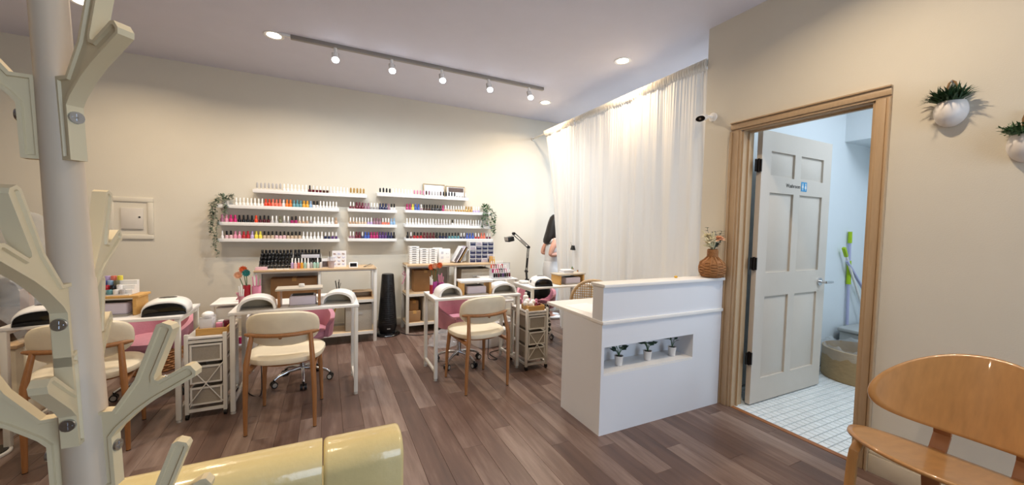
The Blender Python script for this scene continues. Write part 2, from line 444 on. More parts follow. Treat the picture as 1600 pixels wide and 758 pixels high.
# front wall with the shop window behind the camera
b = MB()
WX0, WX1, WZ0, WZ1 = 0.85, 2.62, 0.12, 2.4
b.box(XL, WX0, YF-0.12, YF, 0, ZC); b.box(WX1, XFAR, YF-0.12, YF, 0, ZC)
b.box(WX0, WX1, YF-0.12, YF, 0, WZ0); b.box(WX0, WX1, YF-0.12, YF, WZ1, ZC)
struct(b.build('wall_front', 'wall_paint'))
win = thing('window_1', 'wide shop window in the front wall behind the viewer', 'window', (0, YF-0.06, 0)); struct(win)
b = MB()
for xx in (WX0, (WX0+WX1)/2-0.025, WX1-0.05): b.box(xx, xx+0.05, -0.03, 0.03, WZ0, WZ1)
b.box(WX0, WX1, -0.03, 0.03, WZ0, WZ0+0.05); b.box(WX0, WX1, -0.03, 0.03, WZ1-0.05, WZ1)
b.build('window_frame', 'black_plastic', win)
for k in range(2):
    xa = WX0+0.05 if k == 0 else (WX0+WX1)/2+0.025; xb = (WX0+WX1)/2-0.025 if k == 0 else WX1-0.05
    MB().box(xa, xb, -0.004, 0.004, WZ0+0.05, WZ1-0.05).build('pane', 'window_glass', win)
del win['label'], win['category']

# washroom floor: small white mosaic tiles set in grout
wf = sbox('floor_washroom', XR+0.03, XFAR, -0.5, YP, -0.012, -0.004, 'grout')
TS = 0.052
tm = MB(); g = 0.0022
h = TS/2-g
lo = [tm.bm.verts.new(p) for p in ((-h,-h,-0.005),(h,-h,-0.005),(h,h,-0.005),(-h,h,-0.005))]
k_ = h-0.0015
tp = [tm.bm.verts.new(p) for p in ((-k_,-k_,0.001),(k_,-k_,0.001),(k_,k_,0.001),(-k_,k_,0.001))]
for k in range(4): tm.bm.faces.new((lo[k], lo[(k+1)%4], tp[(k+1)%4], tp[k]))
tm.bm.faces.new(tp)
tile_me = tm.mesh('tile', 'tile_white', recalc=False)
cells = []
nx, ny = int((XFAR-XR-0.03)/TS), int((YP+0.5)/TS)
for a in range(nx):
    for c in range(ny):
        cx, cy = XR+0.04+TS*(a+.5), -0.5+TS*(c+.5)
        # seen through the doorway from the viewpoint (opening Y 1.02..1.75 at the wall)
        s_ = XR/cx; yy = cy*s_
        vis = 1.0 < yy < 1.78 and cy < YP-0.02
        cells.append((0 if vis else 1, math.hypot(cx, cy), cx, cy))
cells.sort()
far = MB()
for q, (v, d, cx, cy) in enumerate(cells):
    if v == 0 and q < 300:
        o = bpy.data.objects.new('tile', tile_me); COL.objects.link(o); o.parent = wf; o.location = (cx, cy, 0)
    else:
        if cy > YP-0.02: continue
        far.box(cx-h, cx+h, cy-h, cy+h, -0.005, 0.001)
o = far.build('tile_field', 'tile_white', wf); o['kind'] = 'stuff'
sbox('trim_threshold', XR+0.0, XR+0.035, 1.02, 1.766, -0.008, 0.003, 'ply_dark')

# door casing and jamb
def casing_profile(b, y_in, y_out, z0, z1, sgn):
    # stepped moulding, three strips of different depth
    w = (y_out-y_in)
    for f0, f1, d in ((0, .22, .012), (.22, .72, .02), (.72, .86, .016), (.86, 1.0, .028)):
        ya, yb = y_in+w*f0, y_in+w*f1
        b.box(XR-d, XR, min(ya, yb), max(ya, yb), z0, z1)
b = MB(); casing_profile(b, 1.766, 1.842, 0, 2.035, 1); struct(b.build('trim_1', 'casing_wood', bevel=0.002))
b = MB(); casing_profile(b, 1.02, 0.954, 0, 2.035, 1); struct(b.build('trim_2', 'casing_wood', bevel=0.002))
b = MB()
for f0, f1, d in ((0, .22, .012), (.22, .72, .02), (.72, .86, .016), (.86, 1.0, .028)):
    b.box(XR-d, XR, 0.954, 1.842, 2.035+0.066*f0, 2.035+0.066*f1)
struct(b.build('trim_3', 'casing_wood', bevel=0.002))
b = MB()
b.box(XR, XR+T, 1.752, 1.766, 0, 2.03); b.box(XR, XR+T, 1.02, 1.034, 0, 2.03); b.box(XR, XR+T, 1.034, 1.752, 2.03, 2.045)
b.box(XR+0.05, XR+0.065, 1.034, 1.046, 0, 2.02); b.box(XR+0.05, XR+0.065, 1.046, 1.740, 2.018, 2.03); b.box(XR+0.05, XR+0.065, 1.740, 1.752, 0, 2.018)
struct(b.build('trim_4', 'casing_wood'))

# baseboards
struct(MB().box(XR-0.016, XR, YF, 0.954, 0, 0.10).box(XR-0.010, XR, YF, 0.954, 0.10, 0.115).build('baseboard_right', 'baseboard_paint', bevel=0.002))
struct(MB().box(XL, XFAR, YB-0.014, YB, 0, 0.09).build('baseboard_back', 'baseboard_paint', bevel=0.002))

# six panel door leaf, opened into the washroom
door = thing('door_1', '', '', (2.845, 1.74, 0.0)); struct(door)
del door['label'], door['category']
LW, LT, LZ0, LZ1 = 0.955, 0.036, 0.012, 2.05
pan = []
for (z0, z1) in ((1.72, 1.905), (1.0, 1.60), (0.195, 0.82)):
    for (x0, x1) in ((0.115, 0.425), (0.51, 0.835)):
        pan.append((x0, x1, z0, z1))
# leaf as stiles and rails around real recesses
b = MB()
b.box(0, 0.115, -LT, 0, LZ0, LZ1); b.box(0.835, LW, -LT, 0, LZ0, LZ1); b.box(0.425, 0.51, -LT, 0, LZ0, LZ1)
for (x0, x1) in ((0.115, 0.425), (0.51, 0.835)):
    for z0, z1 in ((LZ0, 0.195), (0.82, 1.0), (1.60, 1.72), (1.905, LZ1)): b.box(x0, x1, -LT, 0, z0, z1)
    b.box(x0, x1, -LT+0.014, -0.014, 0.195, 1.905)
bmesh.ops.remove_doubles(b.bm, verts=b.bm.verts, dist=1e-5)
leaf = b.build('door_leaf', 'door_paint', door)
for (x0, x1, z0, z1) in pan:
    b = MB()
    # raised field with a bevelled border
    o_ = [(x0+.012, z0+.012), (x1-.012, z0+.012), (x1-.012, z1-.012), (x0+.012, z1-.012)]
    i_ = [(x0+.05, z0+.05), (x1-.05, z0+.05), (x1-.05, z1-.05), (x0+.05, z1-.05)]
    for sgn, yb in ((-1, -LT), (1, 0)):
        A = [b.bm.verts.new((p[0], yb+(0.0138 if sgn < 0 else -0.0138), p[1])) for p in o_]
        B = [b.bm.verts.new((p[0], yb+(0.003 if sgn < 0 else -0.003), p[1])) for p in i_]
        for k in range(4): b.bm.faces.new((A[k], A[(k+1)%4], B[(k+1)%4], B[k]))
        b.bm.faces.new(B)
    b.build('panel', 'door_paint', door, recalc=True)
for z in (1.79, 1.07, 0.36):
    hg = MB().cyl((-0.012, -0.022, z-0.05), (-0.012, -0.022, z+0.05), 0.008).box(-0.045, -0.01, -0.020, -0.014, z-0.045, z+0.045).box(-0.012, 0.0, -0.040, -0.012, z-0.045, z+0.045).build('hinge', 'hinge_bronze', door)
b = MB()
b.cyl((0.865, -LT, 0.90), (0.865, -LT-0.012, 0.90), 0.032, n=20).cyl((0.865, -LT-0.01, 0.90), (0.865, -LT-0.055, 0.90), 0.011)
b.tube([(0.860, -LT-0.052, 0.90), (0.90, -LT-0.055, 0.901), (0.95, -LT-0.052, 0.899), (0.985, -LT-0.045, 0.896)], [0.011, 0.010, 0.009, 0.008], 10)
b.build('lever_handle', 'chrome', door)
MB().box(LW-0.001, LW+0.001, -0.03, -0.006, 0.84, 0.96).build('strike_plate', 'chrome', door)
# sign: lettering and blue pictogram
def text_mesh(txt, size, name, m, parent, loc, rot, extrude=0.0006, align='LEFT'):
    cu = bpy.data.curves.new(name, 'FONT'); cu.body = txt; cu.size = size; cu.extrude = extrude; cu.align_x = align
    to = bpy.data.objects.new(name+'_tmp', cu); COL.objects.link(to)
    dg = bpy.context.evaluated_depsgraph_get()
    me = bpy.data.meshes.new_from_object(to.evaluated_get(dg)); me.name = name
    bpy.data.objects.remove(to); bpy.data.curves.remove(cu)
    me.materials.clear(); me.materials.append(MATS[m])
    o = bpy.data.objects.new(name, me); COL.objects.link(o); o.parent = parent; o.location = loc; o.rotation_euler = rot
    return o
text_mesh('Washroom', 0.042, 'lettering', 'black_ink', door, (0.318, -LT-0.0008, 1.652), (rad(90), 0, 0))
sg = MB().box(0.522, 0.602, -LT-0.0015, -LT+0.0005, 1.632, 1.706).build('pictogram', 'blue_sign', door)
b = MB()
for cx, sk in ((0.543, 0), (0.582, 1)):
    b.cyl((cx, -LT-0.001, 1.690), (cx, -LT-0.0025, 1.690), 0.006, n=12)
    poly = [(-.008, .0), (.008, 0), (.010, -.022), (.004, -.022), (.003, -.04), (-.003, -.04), (-.004, -.022), (-.010, -.022)] if not sk else [(-.005, 0), (.005, 0), (.012, -.026), (.004, -.026), (.003, -.04), (-.003, -.04), (-.004, -.026), (-.012, -.026)]
    b.prism(poly, 0.0015, MX.Translation((cx, -LT-0.0018, 1.682)) @ MX.Rotation(rad(90), 4, 'X'))
b.build('figures', 'white_plastic', sg)
# ================================================================== CEILING LIGHTS
def recessed(x, y, label):
    t = thing('ceiling_light', label, 'ceiling light', (x, y, ZC), group='recessed ceiling lights')
    MB().lathe([(0.052, -0.002), (0.075, -0.006), (0.078, -0.002), (0.078, 0.0)], 24, caps=False).build('trim_ring', 'white_plastic', t)
    b = MB(); b.lathe([(0.0, -0.003), (0.054, -0.003)], 24, caps=False)
    bmesh.ops.remove_doubles(b.bm, verts=b.bm.verts, dist=5e-4)
    b.build('lens', M['bulb_warm'], t)
    d = bpy.data.lights.new('downlight', 'AREA'); d.shape = 'DISK'; d.size = 0.10; d.energy = 12; d.color = WARM; d.spread = rad(150)
    o = bpy.data.objects.new('downlight', d); COL.objects.link(o); o.parent = t; o.location = (0, 0, -0.012)
mat('bulb_warm', 'fff0d8', 0.5, emit=14)
mat('bulb_cool', 'eef4ff', 0.5, emit=16)
recessed(-0.403, 3.873, 'round recessed ceiling light left of the track rail')
recessed(2.505, 2.828, 'round recessed ceiling light before the middle of the curtain')
recessed(2.497, 4.222, 'round recessed ceiling light just beyond right end of track rail')
recessed(-1.61, 3.978, 'round recessed ceiling light above the coat rack top')
recessed(-0.4, 1.2, 'round recessed ceiling light above the coat rack and yellow sofa, out of frame')
recessed(1.9, 0.9, 'round recessed ceiling light before the hanging wall planters, out of frame')
recessed(-2.3, 1.6, 'round recessed ceiling light at far left, out of frame')

# track light with five lamp heads
t = thing('track_light', 'grey ceiling track rail with five small cool white spot lamps', 'track light', (0.97, 3.80, ZC))
MB().box(-1.245, 1.245, -0.018, 0.018, -0.032, 0).build('rail', 'track_grey', t, bevel=0.002)
MB().box(-1.33, -1.245, -0.012, 0.012, -0.02, 0).build('power_feed', 'white_plastic', t, bevel=0.002)
for x in (0.07, 0.553, 1.035, 1.543, 2.03):
    hx = x-0.97
    h = MB().cyl((hx, 0, -0.032), (hx, 0, -0.062), 0.014).cyl((hx, 0, -0.06), (hx, -0.02, -0.085), 0.006).build('lamp_head', 'white_plastic', t)
    b = MB()
    for sx in (-1, 1): b.bar((hx+sx*0.026, -0.005, -0.08), (hx+sx*0.026, -0.035, -0.14), 0.004, 0.012)
    b.bar((hx-0.026, -0.005, -0.08), (hx+0.026, -0.005, -0.08), 0.004, 0.012)
    b.build('yoke', 'grey_plastic', h)
    MB().cyl((hx, -0.01, -0.085), (hx, -0.045, -0.150), 0.024, 0.027, 16).build('housing', 'white_plastic', h)
    MB().ell((hx, -0.048, -0.153), (0.030, 0.030, 0.024), 14, 10).build('bulb', M['bulb_cool'], h)
    d = bpy.data.lights.new('spot_bulb', 'SPOT'); d.energy = 33; d.color = COOL; d.shadow_soft_size = 0.03; d.spot_size = rad(150); d.spot_blend = 1.0
    o = bpy.data.objects.new('spot_bulb', d); COL.objects.link(o); o.parent = t; o.location = (hx, -0.065, -0.185); o.rotation_euler = (rad(18), 0, 0)

# ================================================================== CURTAIN
rod_a, rod_b = V((2.715, 2.075, 2.630)), V((2.745, YB, 2.60))
t = thing('curtain_rod', 'slim white rod spanning from door wall to shelf wall', 'curtain rod', (2.73, 3.5, 2.62))
MB().tube([rod_a-V(t.location), rod_b-V(t.location)], 0.012, 10).build('rod', 'white_metal', t)
MB().cyl(rod_b-V(t.location)-V((0, 0.012, 0)), rod_b-V(t.location), 0.028).build('bracket', 'white_metal', t)
MB().cyl(rod_a-V(t.location), rod_a-V(t.location)+V((0, 0.012, 0)), 0.028).build('bracket', 'white_metal', t)
def rodpt(y): f = (y-rod_a.y)/(rod_b.y-rod_a.y); return rod_a+(rod_b-rod_a)*f
def curtain(name, label, ya_t, yb_t, ya_b, yb_b, folds, seed, amp):
    rnd = random.Random(seed)
    ph = [rnd.uniform(0, 6.28) for _ in range(5)]
    fr = [folds*rnd.uniform(.8, 1.1)*.75, folds*1.3, folds*.32, folds*.95]
    t = thing(name, label, 'curtain', (2.76, (ya_t+yb_t)/2, 2.66), group=None)
    L = V(t.location)
    def fn(u, v):
        # v: 0 at ruffle top, 1 at hem
        yt = ya_t+(yb_t-ya_t)*u; ybm = ya_b+(yb_b-ya_b)*u
        p = rodpt(yt)
        ztop = p.z+0.035
        z = ztop+(0.02-ztop)*v
        k = min(1, max(0, (v-0.02))/0.55)
        y = yt+(ybm-yt)*v**0.65
        w = (sin(u*fr[0]*6.283+ph[0])+0.5*sin(u*fr[1]*6.283+ph[1])+1.3*sin(u*fr[2]*6.283+ph[2])+0.4*sin(u*fr[3]*6.283*1.2+ph[3]*1+v*1.5))
        fine = 0.011*sin(u*folds*4.3*6.283+ph[4])+0.006*sin(u*folds*7.1*6.283+1)
        x = p.x-0.014+amp*w*(0.28+0.72*k)+fine*(0.3*(1-k)**4)
        if v < 0.032: x = p.x-0.018+0.005*sin(u*folds*13.3*6.283)+0.004*sin(u*folds*8.1*6.283+ph[4])-0.012*sin(pi*min(1, v/0.03))
        return V((x, y, z))-L
    nv = 44
    b = MB(); nu = int(folds*56)
    vs_ = [0, .005, .010, .015, .020, .025, .030, .033, .038, .047]+[0.06+0.94*i/36 for i in range(37)]
    rows = [[b.bm.verts.new(fn(i/nu, v)) for i in range(nu+1)] for v in vs_]
    for j in range(len(rows)-1):
        for i in range(nu): b.bm.faces.new((rows[j][i], rows[j][i+1], rows[j+1][i+1], rows[j+1][i]))
    b.build('cloth', 'curtain_cloth', t, smooth=80)
    return t
curtain('curtain', 'long white curtain panel nearest the shelf wall with its edge pulled aside', 3.885, 4.63, 3.815, 4.10, 6, 3, 0.011)
curtain('curtain', 'long wide white gathered curtain reaching to the door wall', 2.078, 3.868, 2.076, 3.79, 13, 8, 0.015)
t = thing('binder_clip', 'black binder clip closing the gap between the white curtain panels', 'clip', (2.685, 3.795, 1.06)); t.scale = (1.4, 1.4, 1.4)
MB().prism([(-.016, -.02), (.016, -.02), (.004, .02), (-.004, .02)], 0.035, MX.Rotation(rad(90), 4, 'X')).build('jaw', 'black_plastic', t)
MB().tube([(-.004, -.014, .018), (-.02, -.01, .045), (-.02, .01, .045), (-.004, .014, .018)], 0.0018, 6).build('wire_handle', 'chrome', t)

# ================================================================== SECURITY CAMERA
t = thing('security_camera', 'small white wall camera with black oval face beside door casing', 'camera', (XR, 2.00, 2.185)); t.scale = (1.2, 1.2, 1.2)
MB().cyl((0, 0, 0), (-0.012, 0, 0), 0.028, n=20).build('wall_plate', 'white_plastic', t, bevel=0.002)
MB().tube([(-.012, 0, 0), (-.035, 0.008, 0.004), (-.05, 0.02, -.002)], 0.008).build('arm', 'white_plastic', t)
R_ = Euler((0, rad(-20), rad(-35))).to_matrix()
c0 = V((-0.065, 0.03, -0.005))
b = MB(); d_ = V((-0.88, -0.30, -0.32)).normalized()
b.skinr([b.ring(c0-d_*0.03, d_, 0.018, 0.012, 18), b.ring(c0-d_*0.025, d_, 0.030, 0.020, 18), b.ring(c0+d_*0.035, d_, 0.033, 0.022, 18), b.ring(c0+d_*0.04, d_, 0.031, 0.020, 18)])
b.build('housing', 'white_plastic', t)
b = MB(); b.skinr([b.ring(c0+d_*0.039, d_, 0.029, 0.0185, 18), b.ring(c0+d_*0.043, d_, 0.028, 0.0175, 18)]); fc = b.build('face', 'black_gloss', t)
MB().cyl(c0+d_*0.042, c0+d_*0.046, 0.007).build('lens', 'chrome', fc)

# ================================================================== ACCESS PANEL ON SHELF WALL
t = thing('access_panel', 'square cream wall access panel with raised border and small black lock', 'access panel', (-1.70, YB, 1.30))
W_, H_ = 0.155, 0.205
b = MB()
for x0, x1, z0, z1 in ((-W_-.03, W_, H_-.045, H_), (-W_-.03, W_, -H_, -H_+.045), (-W_-.03, -W_+.015, -H_+.045, H_-.045), (W_-.045, W_, -H_+.045, H_-.045)):
    b.box(x0, x1, -0.016, 0, z0, z1)
b.build('border', 'wall_paint', t, bevel=0.005)
MB().box(-W_+.015, W_-.045, -0.006, 0, -H_+.045, H_-.045).build('recess', 'wall_paint', t)
dr = MB().box(-.085, .078, -0.02, -0.006, -.105, .10).build('hatch', 'white_trim', t, bevel=0.003)
MB().cyl((.052, -0.020, .012), (.052, -0.024, .012), 0.008).build('lock', 'black_plastic', dr)

# ================================================================== WALL LEDGES AND BOTTLES
LD = 0.11
def ledge(x0, x1, z, label):
    t = thing('wall_ledge', label, 'shelf', ((x0+x1)/2, YB, z))
    w = (x1-x0)/2
    MB().box(-w, w, -LD, 0, 0.0, 0.014).build('board', 'ledge_white', t, bevel=0.0015)
    MB().box(-w, w, -LD-0.010, -LD, 0.0, 0.036).build('front_lip', 'ledge_white', t, bevel=0.0015)
    MB().box(-w, w, -0.012, 0, 0.014, 0.05).build('back_rail', 'ledge_white', t, bevel=0.0015)
    return t
COLS = {'white': 'ece9e6', 'clear': 'd9d5d2', 'silver': 'b9b5b4', 'grey': '8f8c8c', 'black': '17161a', 'brown': '4a2c22', 'dark red': '5a1622', 'red': 'b3202c', 'orange red': 'd8401f', 'coral': 'e0755f', 'orange': 'e07a2e', 'amber': 'e0a233', 'yellow': 'e3d24a', 'gold': 'b08a45', 'beige': 'd1b9a0', 'cream': 'e3d6bd', 'tan': 'b8977a', 'pink': 'd98fa8', 'pale pink': 'e6bfc4', 'hot pink': 'd62b78', 'magenta': 'a82263', 'burgundy': '6b2436', 'mauve': '96707f', 'lilac': 'b9a5cf', 'purple': '56366f', 'navy': '232a4d', 'blue': '3f5aa8', 'light blue': '8fb0cf', 'teal': '5f939b', 'olive': '6d6b52', 'mint': 'a9cfc0'}
for k, v in COLS.items(): mat('polish_'+k, v, 0.22, noise=0.02, coat=0.3)
mat('cap_white', 'efedea', 0.35, noise=0.01); mat('cap_black', '121214', 0.3, noise=0.02)
bott_cache = {}
def bottle_mesh(kind, colr):
    key = (kind, colr)
    if key in bott_cache: return bott_cache[key]
    b = MB(); pm = 'polish_'+colr; cap = 'cap_white'
    if kind == 'slim':      # tapering cap over small body, single colour card swatch
        b.lathe([(.0105, 0), (.0115, .004), (.0115, .045), (.006, .052), (.0065, .056), (.0055, .098), (.004, .100)], 10, ms=[0, 0, 0, 1, 1, 1])
    elif kind == 'full':    # body and cap in the same colour
        b.lathe([(.0125, 0), (.0135, .004), (.0135, .055), (.008, .062), (.0085, .066), (.0075, .098), (.005, .100)], 10, ms=[0]*6); cap = pm
    elif kind == 'darkcap':
        b.lathe([(.0125, 0), (.0135, .004), (.0135, .050), (.007, .056), (.0075, .060), (.0065, .098), (.004, .100)], 10, ms=[0, 0, 0, 1, 1, 1]); cap = 'cap_black'
    elif kind == 'stick':   # nail tip on a stick
        b.lathe([(.009, 0), (.009, .012), (.003, .014), (.003, .040), (.008, .046), (.0085, .085), (.004, .100)], 8, ms=[1, 1, 1, 0, 0, 0], sy=0.6)
    elif kind == 'square':
        b.box(-.011, .011, -.011, .011, 0, .052); b.lathe([(.0055, .052), (.0055, .058), (.0075, .06), (.0065, .100)], 8, m=1)
    me = b.mesh('polish_bottle', [pm, cap]); bott_cache[key] = me
    return me
nbottle = [0]
def fill(x0, x1, z, seq, where, group, y=YB-0.07, scale=1.0):
    n = sum(c for _, _, c in seq); i = 0
    dx = (x1-x0)/n
    for kind, colr, cnt in seq:
        for _ in range(cnt):
            o = bpy.data.objects.new('polish_bottle', bottle_mesh(kind, colr)); COL.objects.link(o)
            s = min(1.25, dx/0.0268)
            o.location = (x0+dx*(i+.5), y+random.uniform(-.002, .002), z+0.014)
            o.scale = (s, s, scale*random.uniform(.97, 1.03))
            cl = {'clear': 'clear', 'white': 'white'}.get(colr, colr)
            nm = {'stick': 'nail swatch stick', 'slim': 'white capped polish bottle', 'darkcap': 'black capped polish bottle'}.get(kind, 'polish bottle')
            if kind == 'slim' and colr == 'white': cl, nm = 'all white', 'polish bottle'
            tag(o, f'{cl} {nm}, {ORD[i]} from left on the {where}', 'nail polish', group)
            i += 1; nbottle[0] += 1
Z1, Z2, Z3, Z4 = 1.603, 1.428, 1.247, 1.075
ledge(-0.707, 0.434, Z1, 'long white wall ledge at the top of the left group')
fill(-0.69, 0.42, Z1, [('stick', 'silver', 7), ('slim', 'white', 7), ('darkcap', 'dark red', 1), ('square', 'dark red', 3), ('square', 'brown', 2), ('slim', 'clear', 2), ('slim', 'white', 4), ('stick', 'gold', 5)], 'top left ledge', 'bottles on the top left ledge')
ledge(-1.016, 0.132, Z2, 'second white ledge from top of left group, grey plant at end')
fill(-0.875, 0.12, Z2, [('slim', 'white', 8), ('full', 'orange red', 2), ('full', 'coral', 3), ('full', 'clear', 1), ('full', 'orange', 2), ('full', 'teal', 3), ('full', 'amber', 2), ('full', 'light blue', 1), ('darkcap', 'white', 2), ('slim', 'white', 6)], 'second left ledge', 'bottles on the second left ledge')
ledge(-1.016, 0.132, Z3, 'third white ledge from top of the left group, dark and pink bottles')
fill(-1.00, 0.12, Z3, [('full', 'pink', 2), ('full', 'hot pink', 2), ('darkcap', 'black', 4), ('full', 'orange red', 1), ('darkcap', 'dark red', 3), ('slim', 'silver', 2), ('full', 'olive', 1), ('slim', 'grey', 2), ('darkcap', 'magenta', 2), ('slim', 'tan', 3), ('slim', 'grey', 1), ('slim', 'white', 6), ('full', 'tan', 1)], 'third left ledge', 'bottles on the third left ledge')
ledge(-1.016, 0.137, Z4, 'lowest white ledge of the left group above the black bottle rack')
fill(-1.00, 0.12, Z4, [('slim', 'white', 1), ('darkcap', 'pale pink', 2), ('full', 'pink', 2), ('full', 'red', 2), ('full', 'lilac', 1), ('full', 'yellow', 2), ('darkcap', 'beige', 3), ('darkcap', 'pale pink', 3), ('darkcap', 'beige', 4), ('slim', 'white', 6), ('square', 'navy', 2), ('square', 'purple', 2)], 'lowest left ledge', 'bottles on the lowest left ledge')
mx0, mx1 = 0.225, 0.785
ledge(mx0, mx1, Z2+.006, 'short white ledge at the top of the middle group')
fill(mx0+.015, mx1-.01, Z2+.006, [('slim', 'burgundy', 2), ('full', 'burgundy', 3), ('full', 'mauve', 2), ('slim', 'grey', 3), ('full', 'navy', 3), ('full', 'mauve', 1), ('darkcap', 'white', 2)], 'upper middle ledge', 'bottles on the upper middle ledge')
ledge(mx0, mx1, Z3+.006, 'short white ledge, second of the three in the middle group')
fill(mx0+.015, mx1-.01, Z3+.006, [('slim', 'tan', 3), ('slim', 'beige', 3), ('slim', 'lilac', 2), ('full', 'mauve', 3), ('slim', 'coral', 3), ('full', 'light blue', 2)], 'centre middle ledge', 'bottles on the centre middle ledge')
ledge(mx0, mx1, Z4+.007, 'short white ledge at the bottom of the middle group')
fill(mx0+.015, mx1-.01, Z4+.007, [('slim', 'mauve', 2), ('full', 'burgundy', 2), ('slim', 'navy', 1), ('full', 'blue', 2), ('full', 'magenta', 3), ('full', 'purple', 3), ('full', 'navy', 2), ('full', 'black', 1)], 'lower middle ledge', 'bottles on the lower middle ledge')
ledge(0.555, 1.715, Z1+.03, 'long white ledge at the top of the right group with two frames')
fill(0.57, 1.70, Z1+.03, [('stick', 'black', 4), ('slim', 'white', 7), ('stick', 'pink', 4), ('stick', 'brown', 1), ('stick', 'mauve', 1), ('stick', 'silver', 3), ('stick', 'brown', 1), ('stick', 'black', 5), ('slim', 'silver', 4)], 'top right ledge', 'bottles on the top right ledge', y=YB-0.085, scale=.9)
rx0, rx1 = 0.885, 2.07
ledge(rx0, rx1, Z2+.016, 'second white ledge from top of the right group, ivy at its end')
fill(rx0+.012, 1.90, Z2+.016, [('full', 'magenta', 2), ('full', 'yellow', 1), ('full', 'blue', 2), ('slim', 'mauve', 1), ('darkcap', 'brown', 3), ('full', 'black', 4), ('full', 'magenta', 1), ('slim', 'tan', 4), ('slim', 'gold', 4), ('full', 'gold', 3), ('slim', 'lilac', 3)], 'second right ledge', 'bottles on the second right ledge')
ledge(rx0, rx1, Z3+.013, 'third white ledge from top of the right group, all pale bottles')
fill(rx0+.012, rx1-.02, Z3+.013, [('slim', 'white', 6), ('slim', 'clear', 4), ('slim', 'silver', 6), ('darkcap', 'white', 1), ('slim', 'white', 6), ('slim', 'silver', 1), ('slim', 'clear', 7)], 'third right ledge', 'bottles on the third right ledge')
ledge(rx0+.008, rx1+.015, Z4+.010, 'lowest white ledge of the right group, red and blue bottles')
fill(rx0+.02, rx1+.005, Z4+.010, [('full', 'black', 1), ('slim', 'dark red', 1), ('darkcap', 'red', 3), ('full', 'dark red', 4), ('full', 'black', 1), ('darkcap', 'navy', 3), ('darkcap', 'teal', 4), ('slim', 'navy', 2), ('full', 'blue', 3), ('slim', 'red', 2), ('full', 'coral', 2), ('slim', 'burgundy', 2)], 'lowest right ledge', 'bottles on the lowest right ledge')
# two certificate frames standing on the top right ledge
def cert(x, w, h, label, dark):
    t = thing('certificate_frame', label, 'picture frame', (x, YB-0.035, Z1+.03+.0145))
    b = MB()
    for x0, x1, z0, z1 in ((-w/2, w/2, h-.012, h), (-w/2, w/2, 0, .012), (-w/2, -w/2+.012, .012, h-.012), (w/2-.012, w/2, .012, h-.012)): b.box(x0, x1, -.008, .008, z0, z1)
    b.build('frame', 'gold_frame', t, bevel=.001)
    MB().box(-w/2+.012, w/2-.012, -.002, .004, .012, h-.012).build('sheet', 'paper', t)
    b = MB()
    if dark:
        b.box(-w/2+.035, w/2-.02, -.0035, -.002, h*.55, h*.88)
        b.build('dark_panel', 'photo_dark', t)
    else:
        for k, ww in enumerate((.25, .55, .4, .5)): b.box(-w*.3, -w*.3+w*ww, -.003, -.002, h*.75-k*.02, h*.75-k*.02+.005)
        b.build('print', 'paper_grey', t)
    t.rotation_euler = (rad(-6), 0, 0)
cert(1.27, 0.285, 0.185, 'pale certificate in thin gold frame on the top right ledge', False)
cert(1.56, 0.265, 0.175, 'framed card with dark brown panel on the top right ledge', True)
# trailing plants
def leaf_quad(b, p, d, up, l, w, m=0):
    d = V(d).normalized(); s = d.cross(V(up)); s = s.normalized() if s.length > 1e-3 else V((1, 0, 0)); n = s.cross(d)
    p = V(p)
    a = b.bm.verts.new(p); t_ = b.bm.verts.new(p+d*l-n*l*.12)
    q1 = b.bm.verts.new(p+d*l*.45+s*w/2-n*l*.0); q2 = b.bm.verts.new(p+d*l*.45-s*w/2-n*l*.0); c = b.bm.verts.new(p+d*l*.5+n*l*.08)
    for f in ((a, q1, c), (q1, t_, c), (t_, q2, c), (q2, a, c)):
        fc = b.bm.faces.new(f); fc.material_index = m; fc.smooth = True
def trailing(x, z, label, mname, strands, leaf, seed, tuft):
    rnd = random.Random(seed)
    t = thing('trailing_plant', label, 'plant', (x, YB-0.062, z))
    MB().lathe([(.026, 0), (.034, .06), (.036, .062), (.031, .06), (.028, .05)], 14, caps=True).build('pot', 'ceramic', t)
    st = MB(); fo = MB()
    for _ in range(tuft):
        a = rnd.uniform(0, 6.28); e = rnd.uniform(.1, 1.3); r = rnd.uniform(.02, .065)
        p = V((r*cos(a)*1.05, r*sin(a)*.55-.01, .075+rnd.uniform(-.01, .05)))
        leaf_quad(fo, p, (cos(a)*cos(e), sin(a)*cos(e)*.6, sin(e)-.2), (0, 0, 1), leaf*rnd.uniform(.8, 1.2), leaf*.8)
    for dx, ln in strands:
        pts = [V((0, -.02, .06)), V((dx*.6, -.055, .065)), V((dx, -.075, .02))]
        n = int(ln/.03)
        for k in range(n): pts.append(V((dx+rnd.uniform(-.012, .012), -.075+rnd.uniform(-.006, .006), .02-ln*(k+1)/n)))
        st.tube(pts, .0018, 5)
        for k, p in enumerate(pts[1:]):
            for _ in range(6):
                a = rnd.uniform(0, 6.28)
                q = p+V((0, 0, rnd.uniform(-.02, .02)))
                leaf_quad(fo, q, (cos(a), sin(a)*.7-.25, rnd.uniform(-.7, .3)), (0, 0, 1), leaf*rnd.uniform(.7, 1.1), leaf*.75)
    st.build('stem', 'leaf_dark', t); f = fo.build('foliage', mname, t, recalc=False); f['kind'] = 'stuff'
trailing(-0.955, Z2+.0142, 'grey green trailing plant on the left end of second left ledge', 'leaf_grey', [(-.11, .30), (-.085, .43), (-.06, .52), (-.10, .22), (.01, .10), (.03, .06)], .028, 4, 90)
trailing(1.985, Z2+.016+.0142, 'green ivy trailing from the right end of second right ledge', 'leaf_mid', [(-.06, .20), (.0, .16), (.06, .22), (.10, .30), (.115, .26), (-.02, .12)], .034, 5, 60)
